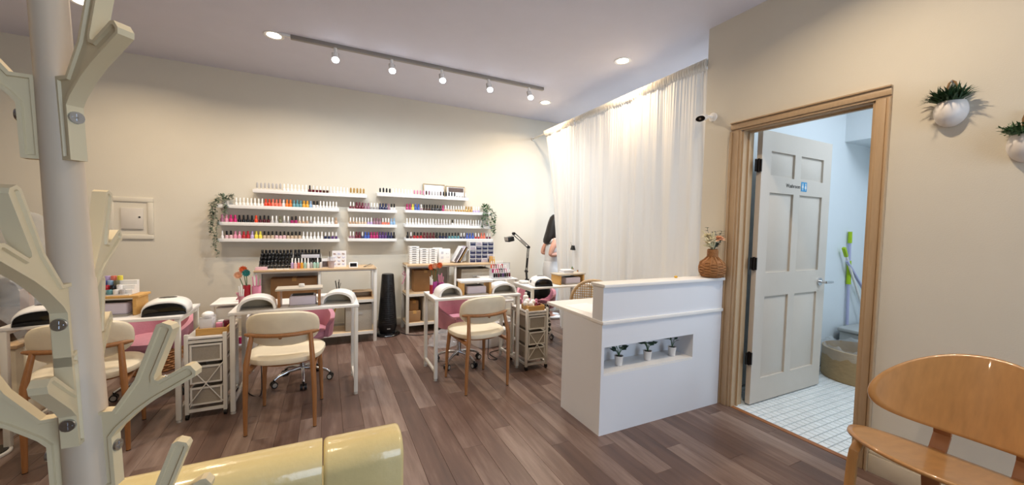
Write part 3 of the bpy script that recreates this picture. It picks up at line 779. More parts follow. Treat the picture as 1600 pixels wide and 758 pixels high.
# ================================================================== SHELF UNITS
def unit(x0, x1, y0, y1, label, xm):
    t = thing('shelving_unit', label, 'shelf unit', ((x0+x1)/2, (y0+y1)/2, 0))
    w, d = (x1-x0)/2, (y1-y0)/2; H_ = 0.82; p = .034
    for sx in (-1, 1):
        for sy in (-1, 1):
            x = sx*(w-p/2); y = sy*(d-p/2)
            MB().box(x-p/2, x+p/2, y-p/2, y+p/2, 0, H_).build('post', 'white_metal', t, bevel=.002)
    xm -= (x0+x1)/2
    MB().box(xm-.012, xm+.012, -d+.002, -d+.028, .10, H_-.02).build('post', 'white_metal', t, bevel=.002)
    MB().box(xm-.012, xm+.012, d-.028, d-.002, .10, H_-.02).build('post', 'white_metal', t, bevel=.002)
    for z in (.105, .455, .80):
        MB().box(-w+p*.2, w-p*.2, -d+.012 if z < .8 else -d-.012, d-.004, z, z+.02).build('shelf_board', 'oak', t, bevel=.002)
        b = MB()
        b.box(-w+p, w-p, -d+.004, -d+.012, z-.014, z+.016 if z < .8 else z)
        b.box(-w+p, w-p, d-.012, d-.004, z-.014, z)
        for sx in (-1, 1): b.box(sx*(w-.012)-.005, sx*(w-.012)+.005, -d+p, d-p, z-.014, z)
        b.build('rail', 'white_metal', t)
    for k in range(2):
        xa = -w+p if k == 0 else xm+.014; xb = xm-.014 if k == 0 else w-p
        if k == 0: MB().box(xa, xb, d-.014, d-.008, .12, .79).build('back_panel', 'grey_wood', t)
    return t
U1 = (-0.64, 0.50, 4.37, 4.70); U2 = (0.845, 1.995, 4.52, 4.86)
u = unit(*U1, 'white framed shelving unit with oak boards under the left ledges', -0.066)
u = unit(*U2, 'white framed shelving unit with oak boards beside the black desk lamp', 1.443)
ZT = .8205
def simple(name, label, cat, mb, m, loc, rz=0, bevel=0, group=None, kind=None):
    o = mb.build(name, m, bevel=bevel, loc=loc, rot=(0, 0, rz)); return tag(o, label, cat, group, kind)
# ---- fabric bins and boxes in the units
def bin_(x0, x1, y0, y1, z, h, label):
    t = thing('storage_bin', label, 'bin', ((x0+x1)/2, (y0+y1)/2, z)); w, d = (x1-x0)/2, (y1-y0)/2
    b = MB(); th = .006
    b.box(-w, w, -d, -d+th, 0, h).box(-w, w, d-th, d, 0, h).box(-w, -w+th, -d+th, d-th, 0, h).box(w-th, w, -d+th, d-th, 0, h).box(-w+th, w-th, -d+th, d-th, 0, th)
    b.build('body', 'taupe_fabric', t, bevel=.002)
    MB().box(-w*.25, w*.25, -d-.003, -d, h*.62, h*.7).build('label_slot', 'grey_plastic', t)
    return t
bin_(.185, .455, 4.40, 4.67, .1255, .29, 'taupe fabric storage bin low in the left shelving unit')
bin_(1.53, 1.93, 4.55, 4.83, .476, .27, 'taupe fabric bin on the middle board of right shelving unit')
bin_(1.05, 1.41, 4.55, 4.83, .1255, .30, 'taupe fabric bin on lowest board of right shelving unit')
def carton(x, y, z, w, d, h, label, rz=0):
    t = thing('cardboard_box', label, 'box', (x, y, z), rz)
    MB().box(-w/2, w/2, -d/2, d/2, 0, h).build('carton', 'cardboard', t, bevel=.003)
    MB().box(-.02, .02, -d/2-.001, d/2+.001, h-.03, h+.001).build('tape', 'wood_tray', t)
carton(.955, 4.66, .1255, .14, .2, .13, 'plain brown cardboard box low in the right shelving unit')
carton(.955, 4.67, .257, .10, .15, .12, 'smaller cardboard box on top of another in right shelving unit')
carton(1.10, 4.72, .476, .28, .16, .26, 'wide brown cardboard box behind the orange flower pens', 0)
carton(-.30, 4.58, .476, .42, .16, .24, 'long brown cardboard box on middle board of left shelving unit')
# ---- things on the middle / lower boards of the left unit
t = thing('tool_cup', 'small mauve cup of black tools on the left shelving unit', 'cup', (.11, 4.50, .4755))
MB().lathe([(.028, 0), (.034, .10), (.031, .10), (.026, .01)], 16).build('cup', 'pink_plastic', t)
b = MB()
for k in range(5): b.bar((random.uniform(-.012, .012), random.uniform(-.012, .012), .02), (.03*cos(k*1.3), .02*sin(k*1.3), .17+.01*k), .006, .004)
b.build('tools', 'black_plastic', t)
t = thing('wooden_tray', 'small open oak tray on middle board near left unit right post', 'tray', (.36, 4.50, .4755))
MB().box(-.10, .10, -.07, .07, 0, .008).box(-.10, -.092, -.07, .07, .008, .07).box(.092, .10, -.07, .07, .008, .07).box(-.10, .10, .062, .07, .008, .07).box(-.10, .10, -.07, .07, .07, .078).build('tray', 'oak', t, bevel=.001)
t = thing('yellow_ruler', 'yellow stick leaning low inside the left shelving unit', 'ruler', (.06, 4.46, .1255))
MB().bar((-.04, 0, .004), (.035, .02, .27), .024, .007).build('stick', 'yellow_plastic', t, bevel=.001)
# ---- black polish racks on the left unit: every bottle a thing
blk = MB(); blk.lathe([(.0148, 0), (.0156, .004), (.0156, .040), (.0115, .045), (.0128, .047), (.0122, .074), (.010, .077)], 10, ms=[0]*6)
blk.box(-.008, .008, -.0158, -.0148, .024, .029, 1)
blk_me = blk.mesh('gel_bottle', ['black_gloss', 'grey_plastic'])
def stepped_rack(x, y, w, tiers, label, step=.034, dep=.042):
    t = thing('bottle_rack', label, 'rack', (x, y, ZT)); D = tiers*dep
    for k in range(tiers):
        MB().box(-w/2, w/2, -D/2+k*dep, -D/2+(k+1)*dep-.001, k*step, k*step+.004).build('tier', 'clear_acrylic', t)
    b = MB()
    for sx in (-1, 1): b.prism([(-D/2, 0), (D/2, 0), (D/2, tiers*step), (-D/2, .02)], .004, MX.Translation((sx*(w/2+.002), 0, 0)) @ MX(((0, 0, 1, 0), (1, 0, 0, 0), (0, 1, 0, 0), (0, 0, 0, 1))))
    b.build('side', 'clear_acrylic', t)
    return [(y-D/2+(k+.5)*dep, ZT+k*step+.0045) for k in range(tiers)]
TN = ['front', 'second', 'third', 'rear']
rows = stepped_rack(-.465, 4.57, .285, 4, 'stepped rack filled with black gel bottles, left end of left unit')
for k, (yy, zz) in enumerate(rows):
    for c in range(9):
        o = bpy.data.objects.new('gel_bottle', blk_me); COL.objects.link(o); o.location = (-.465-.128+c*.032, yy, zz)
        tag(o, f'black gel bottle, {ORD[c]} from left, {TN[k]} tier of the left black rack', 'nail polish', 'black bottles in the left rack')
rows = stepped_rack(-.185, 4.58, .262, 4, 'stepped rack of black gel bottles behind white boxes on left unit')
for k, (yy, zz) in enumerate(rows):
    if k in (0,): continue
    for c in range(8):
        o = bpy.data.objects.new('gel_bottle', blk_me); COL.objects.link(o); o.location = (-.185-.112+c*.032, yy, zz)
        tag(o, f'black gel bottle, {ORD[c]} from left, {TN[k]} tier of the right black rack', 'nail polish', 'black bottles in the right rack')
simple('card_box', 'pale grey card box leaning among black bottles on left unit', 'box', MB().box(-.085, .085, -.006, .006, 0, .035), 'paper_grey', (-.15, 4.487, ZT+.105), bevel=.001)
# slender pale bottles before the second rack
pb = MB(); pb.lathe([(.012, 0), (.013, .004), (.013, .055), (.007, .062), (.007, .068), (.005, .105), (.003, .108)], 10, ms=[0, 0, 0, 1, 1, 1])
for k, (cn, cc, capm) in enumerate([('lilac', 'lilac', 'cap_white'), ('pink', 'pale pink', 'cap_white'), ('orange', 'coral', 'cap_white'), ('amber', 'amber', 'cap_white'), ('mint', 'mint', 'cap_white'), ('pale', 'white', 'cap_white'), ('pale grey', 'silver', 'cap_black'), ('aqua', 'mint', 'cap_black'), ('pale green', 'mint', 'cap_white'), ('clear', 'clear', 'cap_black')]):
    b = MB(); b.lathe([(.012, 0), (.013, .004), (.013, .055), (.007, .062), (.007, .068), (.005, .105), (.003, .108)], 10, ms=[0, 0, 0, 1, 1, 1])
    o = b.build('polish_bottle', ['polish_'+cc, capm], loc=(-.315+k*.029, 4.455-.01*(k % 2), ZT))
    tag(o, f'{cn} slender bottle, {ORD[k]} from left before the right black rack', 'nail polish', 'slender bottles on the left unit')
# box, tea, acrylic sign, timer and small things
t = thing('photo_card', 'small dark and white photo card on top of left unit', 'card', (-.0, 4.50, ZT), rad(4))
MB().box(-.045, .045, -.005, .005, 0, .095).build('card', 'paper', t); MB().box(-.04, .03, -.0065, -.005, .006, .066).build('picture', 'photo_dark', t)
t = thing('tea_glass', 'clear cup half full of amber tea with straw on left unit', 'cup', (.045, 4.43, ZT))
MB().lathe([(.026, .0), (.034, .075), (.032, .075), (.0, .076)], 18).build('tea', 'tea', t)
MB().lathe([(.0275, -.0), (.0375, .115), (.036, .115), (.0352, .078)], 18, caps=False).build('cup', 'clear_acrylic', t)
MB().tube([(-.01, 0, .03), (-.016, .005, .175)], .004, 6).build('straw', 'dark_brown', t)
t = thing('acrylic_sign', 'white acrylic sign with small drawings on top of left unit', 'sign', (.125, 4.52, ZT))
MB().box(-.07, .07, -.002, .004, 0, .175).build('sheet', 'paper', t)
b = MB(); b2 = MB()
for r_ in range(4):
    for c in range(3):
        x = -.045+c*.043; z = .028+r_*.038
        (b if (r_+c) % 2 else b2).tube([(x+.011*cos(a)*1.1, -.003, z+.010*sin(a*2+r_)*.8) for a in [k*.5 for k in range(12)]], .0018, 5)
b.build('drawings', 'ply_dark', t)['kind'] = 'stuff'; b2.build('drawings', 'pole_lilac', t)['kind'] = 'stuff'
t = thing('desk_timer', 'small white desk timer with black screen on left unit', 'timer', (.262, 4.43, ZT))
b = MB(); b.prism([(-.03, 0), (.03, 0), (.008, .055), (-.006, .055)], .085, MX(((0, 0, 1, 0), (1, 0, 0, 0), (0, 1, 0, 0), (0, 0, 0, 1)))); b.build('case', 'white_plastic', t, bevel=.003)
MB().obox((0, -.0205, .029), (.066, .003, .038), (rad(-21), 0, 0)).build('screen', 'black_gloss', t)
t = thing('tweezers', 'dark tweezers lying at right end of left unit', 'tweezers', (.41, 4.44, ZT), rad(25))
MB().bar((-.05, -.002, .004), (.045, -.012, .012), .006, .003).bar((-.05, .002, .004), (.045, .012, .03), .006, .003).build('arms', 'black_plastic', t)
simple('pink_notepad', 'short stack of pale pink pads at the left front of left unit', 'pad', MB().box(-.05, .05, -.035, .035, 0, .014).box(-.046, .048, -.03, .033, .014, .028), 'polish_pale pink', (-.575, 4.415, ZT), bevel=.001)
for k, (x, l) in enumerate([(-.50, .05), (-.42, .06), (-.36, .045)]):
    simple('nail_file', f'small pale nail file, {ORD[k]} from left before the left black rack', 'nail file', MB().box(-l/2, l/2, -.009, .009, 0, .006), 'white_plastic', (x, 4.405, ZT), rad(8*k-5), bevel=.001, group='nail files on the left unit')
# ---- right unit top: drawer stacks, swatch box, leaning books, drawer cabinet
def drawer_stack(x, n, w, label):
    for k in range(n):
        t = thing('swatch_box', f'white swatch box with dark slot, {ORD[k]} from bottom of {label}', 'box', (x, 4.68, ZT+k*.0265), group='stacked swatch boxes on the right unit')
        MB().box(-w/2, w/2, -.06, .06, 0, .0255).build('case', 'white_plastic', t, bevel=.0015)
        MB().box(-w*.22, w*.2, -.0615, -.0595, .010, .017).build('slot', 'black_matte', t)
drawer_stack(.955, 8, .115, 'left stack'); drawer_stack(1.075, 7, .105, 'middle stack'); drawer_stack(1.185, 7, .10, 'right stack')
t = thing('sample_case', 'upright white sample case with faint prints on right unit', 'case', (1.335, 4.66, ZT))
MB().box(-.075, .075, -.02, .02, 0, .18).build('case', 'white_plastic', t, bevel=.006)
b = MB()
for (x, z, w, h) in ((-.03, .13, .028, .03), (.025, .12, .02, .012), (-.03, .07, .03, .03), (.03, .075, .006, .012), (.048, .075, .006, .012), (-.02, .025, .008, .016), (.05, .12, .006, .012)): b.box(x-w/2, x+w/2, -.0212, -.02, z-h/2, z+h/2)
b.build('prints', 'paper_grey', t)
simple('white_box', 'plain white box standing behind the upright sample case', 'box', MB().box(-.06, .06, -.015, .015, 0, .19), 'white_board', (1.27, 4.74, ZT), bevel=.002)
for k, (x, tilt, m_, h, th) in enumerate([(1.445, 30, 'paper', .225, .018), (1.482, 30, 'lilac_plastic', .235, .012), (1.514, 30, 'dark_brown', .22, .012), (1.545, 30, 'paper', .19, .010)]):
    t = thing('sample_book', ['white', 'lilac', 'dark brown', 'cream'][k]+f' sample book leaning right, {ORD[k]} from left on right unit', 'book', (x, 4.68, ZT+.002), group='leaning sample books on the right unit')
    R_ = (0, rad(tilt), 0); b = MB()
    R3 = Euler(R_).to_matrix()
    b.obox(R3@V((-th/2, 0, h/2))+V((th*.5, 0, th*sin(rad(tilt))*.9)), (th, .15, h), R_); b.build('cover', m_, t, bevel=.001)
    b = MB(); b.obox(R3@V((-th/2, -.076, h*.5))+V((th*.5, 0, th*sin(rad(tilt))*.9)), (th*.6, .002, h*.85), R_); b.build('pages', ['dark_brown', 'paper', 'wood_tray', 'dark_brown'][k], t)
t = thing('drawer_cabinet', 'small cabinet of clear drawers with dark blue contents on right unit', 'cabinet', (1.825, 4.68, ZT))
b = MB(); W2, D2, H2 = .165, .07, .27
b.box(-W2, W2, D2-.004, D2, 0, H2)
for c in range(5): x = -W2+c*(2*W2/4); b.box(x-.003, x+.003, -D2, D2-.004, 0, H2)
for r_ in range(6): z = r_*(H2/5); b.box(-W2, W2, -D2, D2-.004, max(0, z-.003), min(H2, z+.003))
b.build('frame', 'white_plastic', t)
for c in range(4):
    for r_ in range(5):
        x = -W2+(c+.5)*(2*W2/4); z = (r_+.5)*(H2/5)
        dm = 'navy_drawer' if (c*3+r_*2) % 5 not in (1,) else 'lilac_plastic'
        d_ = MB().box(x-.036, x+.036, -D2-.002, D2-.008, z-.022, z+.022).build('drawer', dm, t, bevel=.002)
        MB().box(x-.026, x+.026, -D2-.009, -D2-.002, z+.006, z+.018).build('pull', 'clear_acrylic', d_)
simple('wood_block', 'small upright wooden block at right end of right unit', 'block', MB().box(-.02, .02, -.02, .02, 0, .085), 'wood_tray', (1.935, 4.56, ZT), bevel=.002)
simple('yellow_bottle', 'small yellow bottle beside the wooden block on right unit', 'bottle', MB().lathe([(.010, 0), (.011, .003), (.011, .04), (.005, .05), (.004, .08), (.003, .082)], 10), 'yellow_plastic', (1.968, 4.535, ZT))
t = thing('photo_stand', 'small clear acrylic frame on the trolley behind the bottle steps', 'frame', (2.06, 4.40, .6605))
MB().box(-.07, .07, -.003, .003, 0, .17).build('sheet', 'clear_acrylic', t)
b = MB(); b.box(-.074, .074, -.004, .004, 0, .005).box(-.074, .074, -.004, .004, .17, .175).box(-.074, -.07, -.004, .004, .005, .17).box(.07, .074, -.004, .004, .005, .17); b.build('rim', 'grey_plastic', t)
t = thing('ribbon', 'dusty pink ribbon tied to the left post of right unit', 'ribbon', (.842, 4.535, .70))
MB().tube([(-.004, -.02, .0), (-.03, -.03, .05), (-.045, -.025, .02), (-.012, -.02, -.005), (-.03, -.03, -.06), (-.05, -.03, -.10)], .006, 6).build('bow', 'pink_velvet', t)
# ================================================================== BLACK TOWER FAN
t = thing('tower_fan', 'black tapered tower fan standing between the two shelving units', 'fan', (.645, 4.60, 0))
MB().lathe([(.14, 0), (.145, .012), (.13, .028), (.09, .035)], 28).build('base', 'black_gloss', t)
b = MB()
prof = [(.085, .03), (.108, .10), (.095, .30), (.078, .55), (.068, .70), (.062, .715), (.0, .716)]
b.lathe(prof, 28); b.build('body', 'black_plastic', t)
b = MB()
for k in range(22): z = .14+k*.024; r = .1065-(z-.10)*.062; b.tube([(r*cos(a)+0, r*sin(a), z) for a in [rad(-150+q*15) for q in range(9)]], .0028, 5)
b.build('grille', 'black_matte', t)
MB().box(-.018, .018, -.1115, -.104, .085, .092).build('badge', 'grey_plastic', t)

# ================================================================== DESKS
DZ = .69
def desk(x0, x1, y0, y1, label, lower=True):
    t = thing('manicure_desk', label, 'desk', ((x0+x1)/2, (y0+y1)/2, 0)); w, d = (x1-x0)/2, (y1-y0)/2; p = .028
    MB().box(-w, w, -d, d, DZ-.018, DZ).build('table_top', 'white_board', t, bevel=.002)
    for sx in (-1, 1):
        for sy in (-1, 1):
            x, y = sx*(w-p/2-.006), sy*(d-p/2-.006)
            l = MB().box(x-p/2, x+p/2, y-p/2, y+p/2, .016, DZ-.018).build('leg', 'white_metal', t, bevel=.003)
            MB().cyl((x, y, 0), (x, y, .018), .016, .013, 12).build('foot', 'grey_plastic', l)
        x = sx*(w-p/2-.006)
        MB().box(x-.010, x+.010, -d+p, d-p, .062, .085).build('lower_rail', 'white_metal', t, bevel=.002)
        MB().box(x-.010, x+.010, -d+p, d-p, DZ-.045, DZ-.018).build('upper_rail', 'white_metal', t, bevel=.002)
    MB().box(-w+p, w-p, d-p, d-.012, DZ-.045, DZ-.018).build('upper_rail', 'white_metal', t)
    return t
desk(-1.61, -.83, 3.05, 3.47, 'white manicure desk at left behind the coat rack')
desk(-.585, .222, 3.05, 3.48, 'white manicure desk before the left shelving unit')
desk(.80, 1.60, 3.05, 3.45, 'white manicure desk before the right shelving unit')
desk(1.85, 2.64, 3.30, 3.72, 'white manicure desk behind the reception counter')

# ---- arched hand rests
def arch(x, y, label, rz=0, w=.228, h=.092, d=.16):
    t = thing('nail_lamp', label, 'nail lamp', (x, y, DZ+.0005), rz, group=None)
    n = 20; b = MB()
    def ringat(yy, s):
        o_ = [(-(w/2)*cos(pi*k/n)*s, h*sin(pi*k/n)**.8*s) for k in range(n+1)]
        return o_
    th = .018
    out = ringat(0, 1); inn = [(-(w/2-th)*cos(pi*k/n), (h-th)*max(0, sin(pi*k/n))**.8) for k in range(n+1)]
    rings = [[b.bm.verts.new((q[0], yy, q[1])) for q, yy in ((out[k], -d/2), (out[k], d/2), (inn[k], d/2), (inn[k], -d/2))] for k in range(n+1)]
    b.skinr(rings)
    b.build('shell', 'white_plastic', t, bevel=.004)
    b = MB(); poly = [(x_, z_) for x_, z_ in inn]
    b.prism(poly, .004, MX.Translation((0, d/2-.02, 0)) @ MX.Rotation(rad(90), 4, 'X')); b.build('inner_wall', 'lamp_inner', t)
    MB().box(-w/2+th, w/2-th, -d/2+.008, d/2-.022, 0, .004).build('floor_plate', 'grey_plastic', t)
    return t
arch(-.435, 3.155, 'arched white nail lamp at left end of the desk before left unit', rad(4))
arch(.088, 3.20, 'arched white nail lamp at right end of the desk before left unit', rad(-10))
arch(.955, 3.20, 'arched white nail lamp at left end of desk before right unit', rad(4), .21)
arch(1.475, 3.20, 'arched white nail lamp at right end of desk before right unit', rad(-6), .24)
# ---- black and white UV lamps
def uvlamp(x, y, label, rz=0, w=.235, d=.22, h=.098):
    t = thing('uv_lamp', label, 'nail lamp', (x, y, DZ+.0005), rz)
    def sec(yy, s, hh):
        n = 16
        return [(-(w/2)*s*cos(pi*k/n)*(1 if True else 1), yy, hh*sin(pi*k/n)**.55) for k in range(n+1)]
    b = MB(); rows = []
    for yy, s, hh in ((-d*.48, .92, h*.78), (-d*.40, .96, h*.92), (-d*.1, 1.0, h), (d*.25, .98, h*.97), (d*.45, .88, h*.8), (d*.5, .78, h*.55)):
        rows.append([b.bm.verts.new(p) for p in sec(yy, s, hh)])
    for j in range(len(rows)-1):
        for k in range(16): b.bm.faces.new((rows[j][k], rows[j][k+1], rows[j+1][k+1], rows[j+1][k]))
    b.bm.faces.new(rows[-1]); 
    b.build('shell', 'white_plastic', t, thick=.004)
    b = MB(); b.prism([(p[0]*.985, p[2]*.97) for p in sec(0, .92, h*.78)], .012, MX.Translation((0, -d*.475, 0)) @ MX.Rotation(rad(90), 4, 'X'))
    b.build('front_opening', 'black_gloss', t, bevel=.002)
    b = MB(); b.prism([(p[0], p[2]) for p in sec(0, .90, .022)], .03, MX.Translation((0, -d*.49, 0)) @ MX.Rotation(rad(90), 4, 'X')); b.build('front_lip', 'black_plastic', t, bevel=.002)
    MB().ell((0, 0, h*.985), (w*.2, d*.18, .006), 20, 6).build('top_display', 'black_gloss', t)
    for sx in (-1, 1): MB().ell((sx*w*.43, .0, .03), (.016, d*.40, .03), 10, 8).build('side_trim', 'black_plastic', t)
    return t
uvlamp(-.938, 3.22, 'white and black uv lamp at right end of the left desk', rad(6))
uvlamp(-1.475, 3.18, 'white and black uv lamp at left end of left desk, beside coat rack', rad(14))
uvlamp(2.03, 3.44, 'white and black uv lamp on the desk behind the counter', rad(-8), .215, .2)
# ---- bridge shelves and dust collectors
def bridge(x, y, w, h, d, label, topm, legm, rz=0, th=.014):
    t = thing('desk_riser', label, 'riser', (x, y, DZ+.0005), rz)
    MB().box(-w/2, w/2, -d/2, d/2, h-th, h).build('top_board', topm, t, bevel=.002)
    for sx in (-1, 1):
        xx = sx*(w/2-.022)
        MB().box(xx-.009, xx+.009, -d/2+.004, d/2-.004, 0, h-th).build('leg', legm, t, bevel=.002)
    return t
def duster(x, y, label, rz=0, w=.175, h=.075, d=.14):
    t = thing('dust_collector', label, 'dust collector', (x, y, DZ+.0005), rz)
    MB().box(-w/2, w/2, -d/2, d/2, .008, h).build('case', 'lilac_plastic', t, bevel=.012, seg=3)
    MB().box(-w/2-.004, w/2+.004, -d/2-.006, d/2, 0, .010).build('base', 'grey_plastic', t, bevel=.003)
    MB().box(-w*.4, w*.4, -d*.3, d*.35, h-.001, h+.003).build('vent', 'black_matte', t)
bridge(-.175, 3.185, .30, .132, .15, 'riser with grey top and wooden legs on desk before left unit', 'grey_wood', 'oak_chair')
duster(-.155, 3.18, 'lilac dust collector under riser on desk before left unit', 0, .17)
bridge(1.207, 3.215, .295, .125, .16, 'riser with white top and wooden legs on desk before right unit', 'white_board', 'wood_tray', rad(-2), .018)
duster(1.20, 3.20, 'lilac dust collector under riser on desk before right unit', 0, .18)
bridge(-1.205, 3.26, .285, .125, .16, 'pale oak riser on the left desk carrying colour display', 'wood_tray', 'wood_tray', rad(-4))
duster(-1.21, 3.25, 'pale dust collector under the riser on the left desk', rad(-4), .18, .08)
bridge(2.385, 3.45, .36, .115, .17, 'pale oak riser on the desk behind the counter', 'grey_wood', 'wood_tray', rad(4))
duster(2.40, 3.44, 'pale dust collector under riser on desk behind the counter', rad(4), .2, .075)
simple('jar', 'small white jar on the riser before the left unit', 'jar', MB().lathe([(.018, 0), (.02, .004), (.02, .016), (.018, .022)], 14), 'white_plastic', (-.165, 3.19, DZ+.133))
# small jars at right end of desk two
for k, (x, y, m_, nm) in enumerate([(.155, 3.36, 'polish_pale pink', 'pale pink'), (.185, 3.30, 'polish_light blue', 'light blue'), (.12, 3.40, 'white_plastic', 'white')]):
    simple('gel_jar', f'small {nm} gel jar beside the arched lamp, desk before left unit', 'jar', MB().lathe([(.02, 0), (.021, .004), (.021, .03), (.022, .031), (.022, .045), (.019, .048)], 14), m_, (x, y, DZ+.0005))
simple('white_towel', 'folded white towel on the desk before the left unit', 'towel', MB().box(-.10, .10, -.06, .06, 0, .018).box(-.098, .096, -.058, .058, .018, .034), 'white_cloth', (-.03, 3.37, DZ+.0005), rad(3), bevel=.007)
# colour display on the left desk
rows_ = [['black', 'clear', 'white', 'teal', 'white', 'silver'], ['olive', 'red', 'red', 'black', 'white'], ['navy', 'blue', 'light blue', 'olive'], ['purple', 'lilac', 'coral', 'yellow']]
t = thing('colour_display', 'small stepped white display stand on the left desk riser', 'display', (-1.225, 3.265, DZ+.1262), rad(-4))
for k in range(4): MB().box(-.11, .11, -.06+k*.03, -.031+k*.03, 0, .006+k*.026).build('step', 'white_plastic', t)
for k, rr_ in enumerate(rows_):
    for c, cc in enumerate(rr_):
        o = MB().lathe([(.013, 0), (.014, .003), (.014, .026), (.012, .030)], 12).build('colour_pot', 'polish_'+cc, loc=(-1.225-.085+c*.03+k*.006, 3.265-.045+k*.03, DZ+.1267+.006+k*.026))
        tag(o, f'{cc} colour pot, {ORD[c]} from left, {["front", "second", "third", "top"][k]} step on left desk display', 'colour pot', 'colour pots on the left desk')
simple('white_cap_jar', 'small white jar at the right rear of the left desk', 'jar', MB().lathe([(.02, 0), (.022, .004), (.022, .02), (.018, .03)], 14), 'white_plastic', (-.87, 3.36, DZ+.0005))
# papers and bottles behind the counter
for k in range(3): simple('paper_stack', f'white pad of papers, {ORD[k]} from bottom on riser behind counter', 'papers', MB().box(-.06, .06, -.05, .05, 0, .012), ['paper', 'paper_grey', 'paper'][k], (2.36+.006*k, 3.45, DZ+.116+k*.0125), rad(5-6*k), bevel=.001, group='pads on the riser behind counter')
for k, (x, y, m_, nm, h) in enumerate([(2.53, 3.56, 'gold_frame', 'gold', .15), (2.565, 3.52, 'rattan', 'brown', .13), (2.545, 3.60, 'leaf_mid', 'green', .16)]):
    simple('tall_bottle', f'slim {nm} bottle behind the reception counter end', 'bottle', MB().lathe([(.014, 0), (.016, .004), (.016, h*.6), (.008, h*.7), (.009, h*.72), (.008, h), (.006, h+.003)], 12), m_, (x, y, DZ+.0005))
simple('tray_plate', 'small stack of plates at left end of desk behind counter', 'plates', MB().lathe([(.04, 0), (.058, .006), (.06, .012), (.05, .014), (.055, .02), (.052, .026), (.02, .027)], 20), 'white_plastic', (1.925, 3.615, DZ+.0005))
# flower pens
def pens(x, y, z, label, flowers, cups, seed):
    rnd = random.Random(seed)
    for k, (dx, dy, m_, h, r, nm) in enumerate(cups):
        t = thing('pen_cup', f'{nm} {label}', 'pen cup', (x+dx, y+dy, z))
        MB().lathe([(r*.9, 0), (r, .004), (r, h), (r*.9, h), (r*.85, h*.3)], 14).build('cup', m_, t)
        if k == 0:
            for q, (fm, fx, fz) in enumerate(flowers):
                s_ = MB().tube([(0.01*cos(q), .01*sin(q), h*.3), (fx*.6, 0, fz*.7), (fx, -.005*q, fz)], .003, 6).build('flower_pen', 'leaf_mid', t)
                b = MB(); n = 12
                for j in range(n):
                    a = 2*pi*j/n; leaf_quad(b, (fx, -.005*q, fz), (cos(a), -.5, sin(a)), (0, 1, 0), .036, .020)
                    leaf_quad(b, (fx, -.005*q-.004, fz), (cos(a+.2), -1, sin(a+.2)), (0, 1, 0), .024, .016)
                b.build('petals', fm, s_, recalc=False)
        else:
            b = MB()
            for q in range(4): b.cyl((r*.4*cos(q*1.6), r*.4*sin(q*1.6), h*.2), (r*.8*cos(q*1.6), r*.8*sin(q*1.6), h+.05+.012*q), .004, n=6)
            b.build('brushes', ['black_plastic', 'pink_plastic', 'white_plastic'][k % 3], t)
pens(-.535, 3.40, DZ+.0005, 'cup of flower pens on desk before left unit', [('orange_flower', -.02, .25), ('peach_flower', -.05, .21), ('teal_plastic', .0, .225)], [(0, 0, 'red_plastic', .13, .024, 'red'), (.06, .0, 'pink_plastic', .12, .03, 'pink'), (-.025, -.055, 'pink_velvet', .06, .018, 'small rose pink')], 1)
pens(.875, 3.36, DZ+.0005, 'cup of gerbera pens on desk before right unit', [('orange_flower', -.035, .235), ('peach_flower', 0, .245), ('orange_flower', .04, .25)], [(0, 0, 'magenta_plastic', .10, .028, 'purple'), (.06, 0, 'magenta_plastic', .09, .028, 'magenta'), (-.04, -.05, 'red_plastic', .08, .014, 'slim red')], 2)
# bottle steps behind desk three, on a white trolley
t = thing('side_trolley', 'low white trolley behind the right desk carrying bottle steps', 'trolley', (1.92, 4.32, 0))
for sx in (-1, 1):
    for sy in (-1, 1):
        l = MB().box(sx*.19-.011, sx*.19+.011, sy*.16-.011, sy*.16+.011, .05, .645).build('leg', 'white_metal', t)
        MB().cyl((sx*.19-.009, sy*.16, .026), (sx*.19+.009, sy*.16, .026), .026, n=14).build('caster', 'black_plastic', l)
for z in (.12, .38, .645): MB().box(-.205, .205, -.175, .175, z, z+.015).build('tray', 'white_board', t, bevel=.002)
t = thing('bottle_steps', 'three clear steps of slim bottles on the white trolley', 'display', (1.93, 4.24, .6605))
for k in range(3): MB().box(-.12, .12, -.075+k*.05, -.026+k*.05, 0, .02+k*.05).build('step', 'clear_acrylic', t)
sc_ = [['black', 'black', 'burgundy', 'black', 'purple', 'black', 'brown', 'burgundy'], ['magenta', 'pink', 'hot pink', 'burgundy', 'black', 'mauve', 'pink'], ['coral', 'red', 'burgundy', 'pink', 'pale pink', 'red']]
for k in range(3):
    for c, cc in enumerate(sc_[k]):
        o = MB().lathe([(.011, 0), (.012, .003), (.012, .042), (.006, .048), (.007, .05), (.0045, .088), (.003, .09)], 10, ms=[0, 0, 0, 1, 1, 1]).build('polish_bottle', ['polish_'+cc, 'cap_white'], loc=(1.93-.103+c*.029, 4.24-.05+k*.05, .661+.02+k*.05))
        tag(o, f'{cc} bottle, {ORD[c]} from left, {["front", "middle", "top"][k]} step on the white trolley', 'nail polish', 'bottles on the trolley steps')
# small cylinder white on desk three
simple('white_tube', 'short white tube standing at right end of the right desk', 'tube', MB().lathe([(.013, 0), (.014, .003), (.014, .07), (.009, .075), (.009, .09)], 12), 'white_plastic', (1.575, 3.32, DZ+.0005))

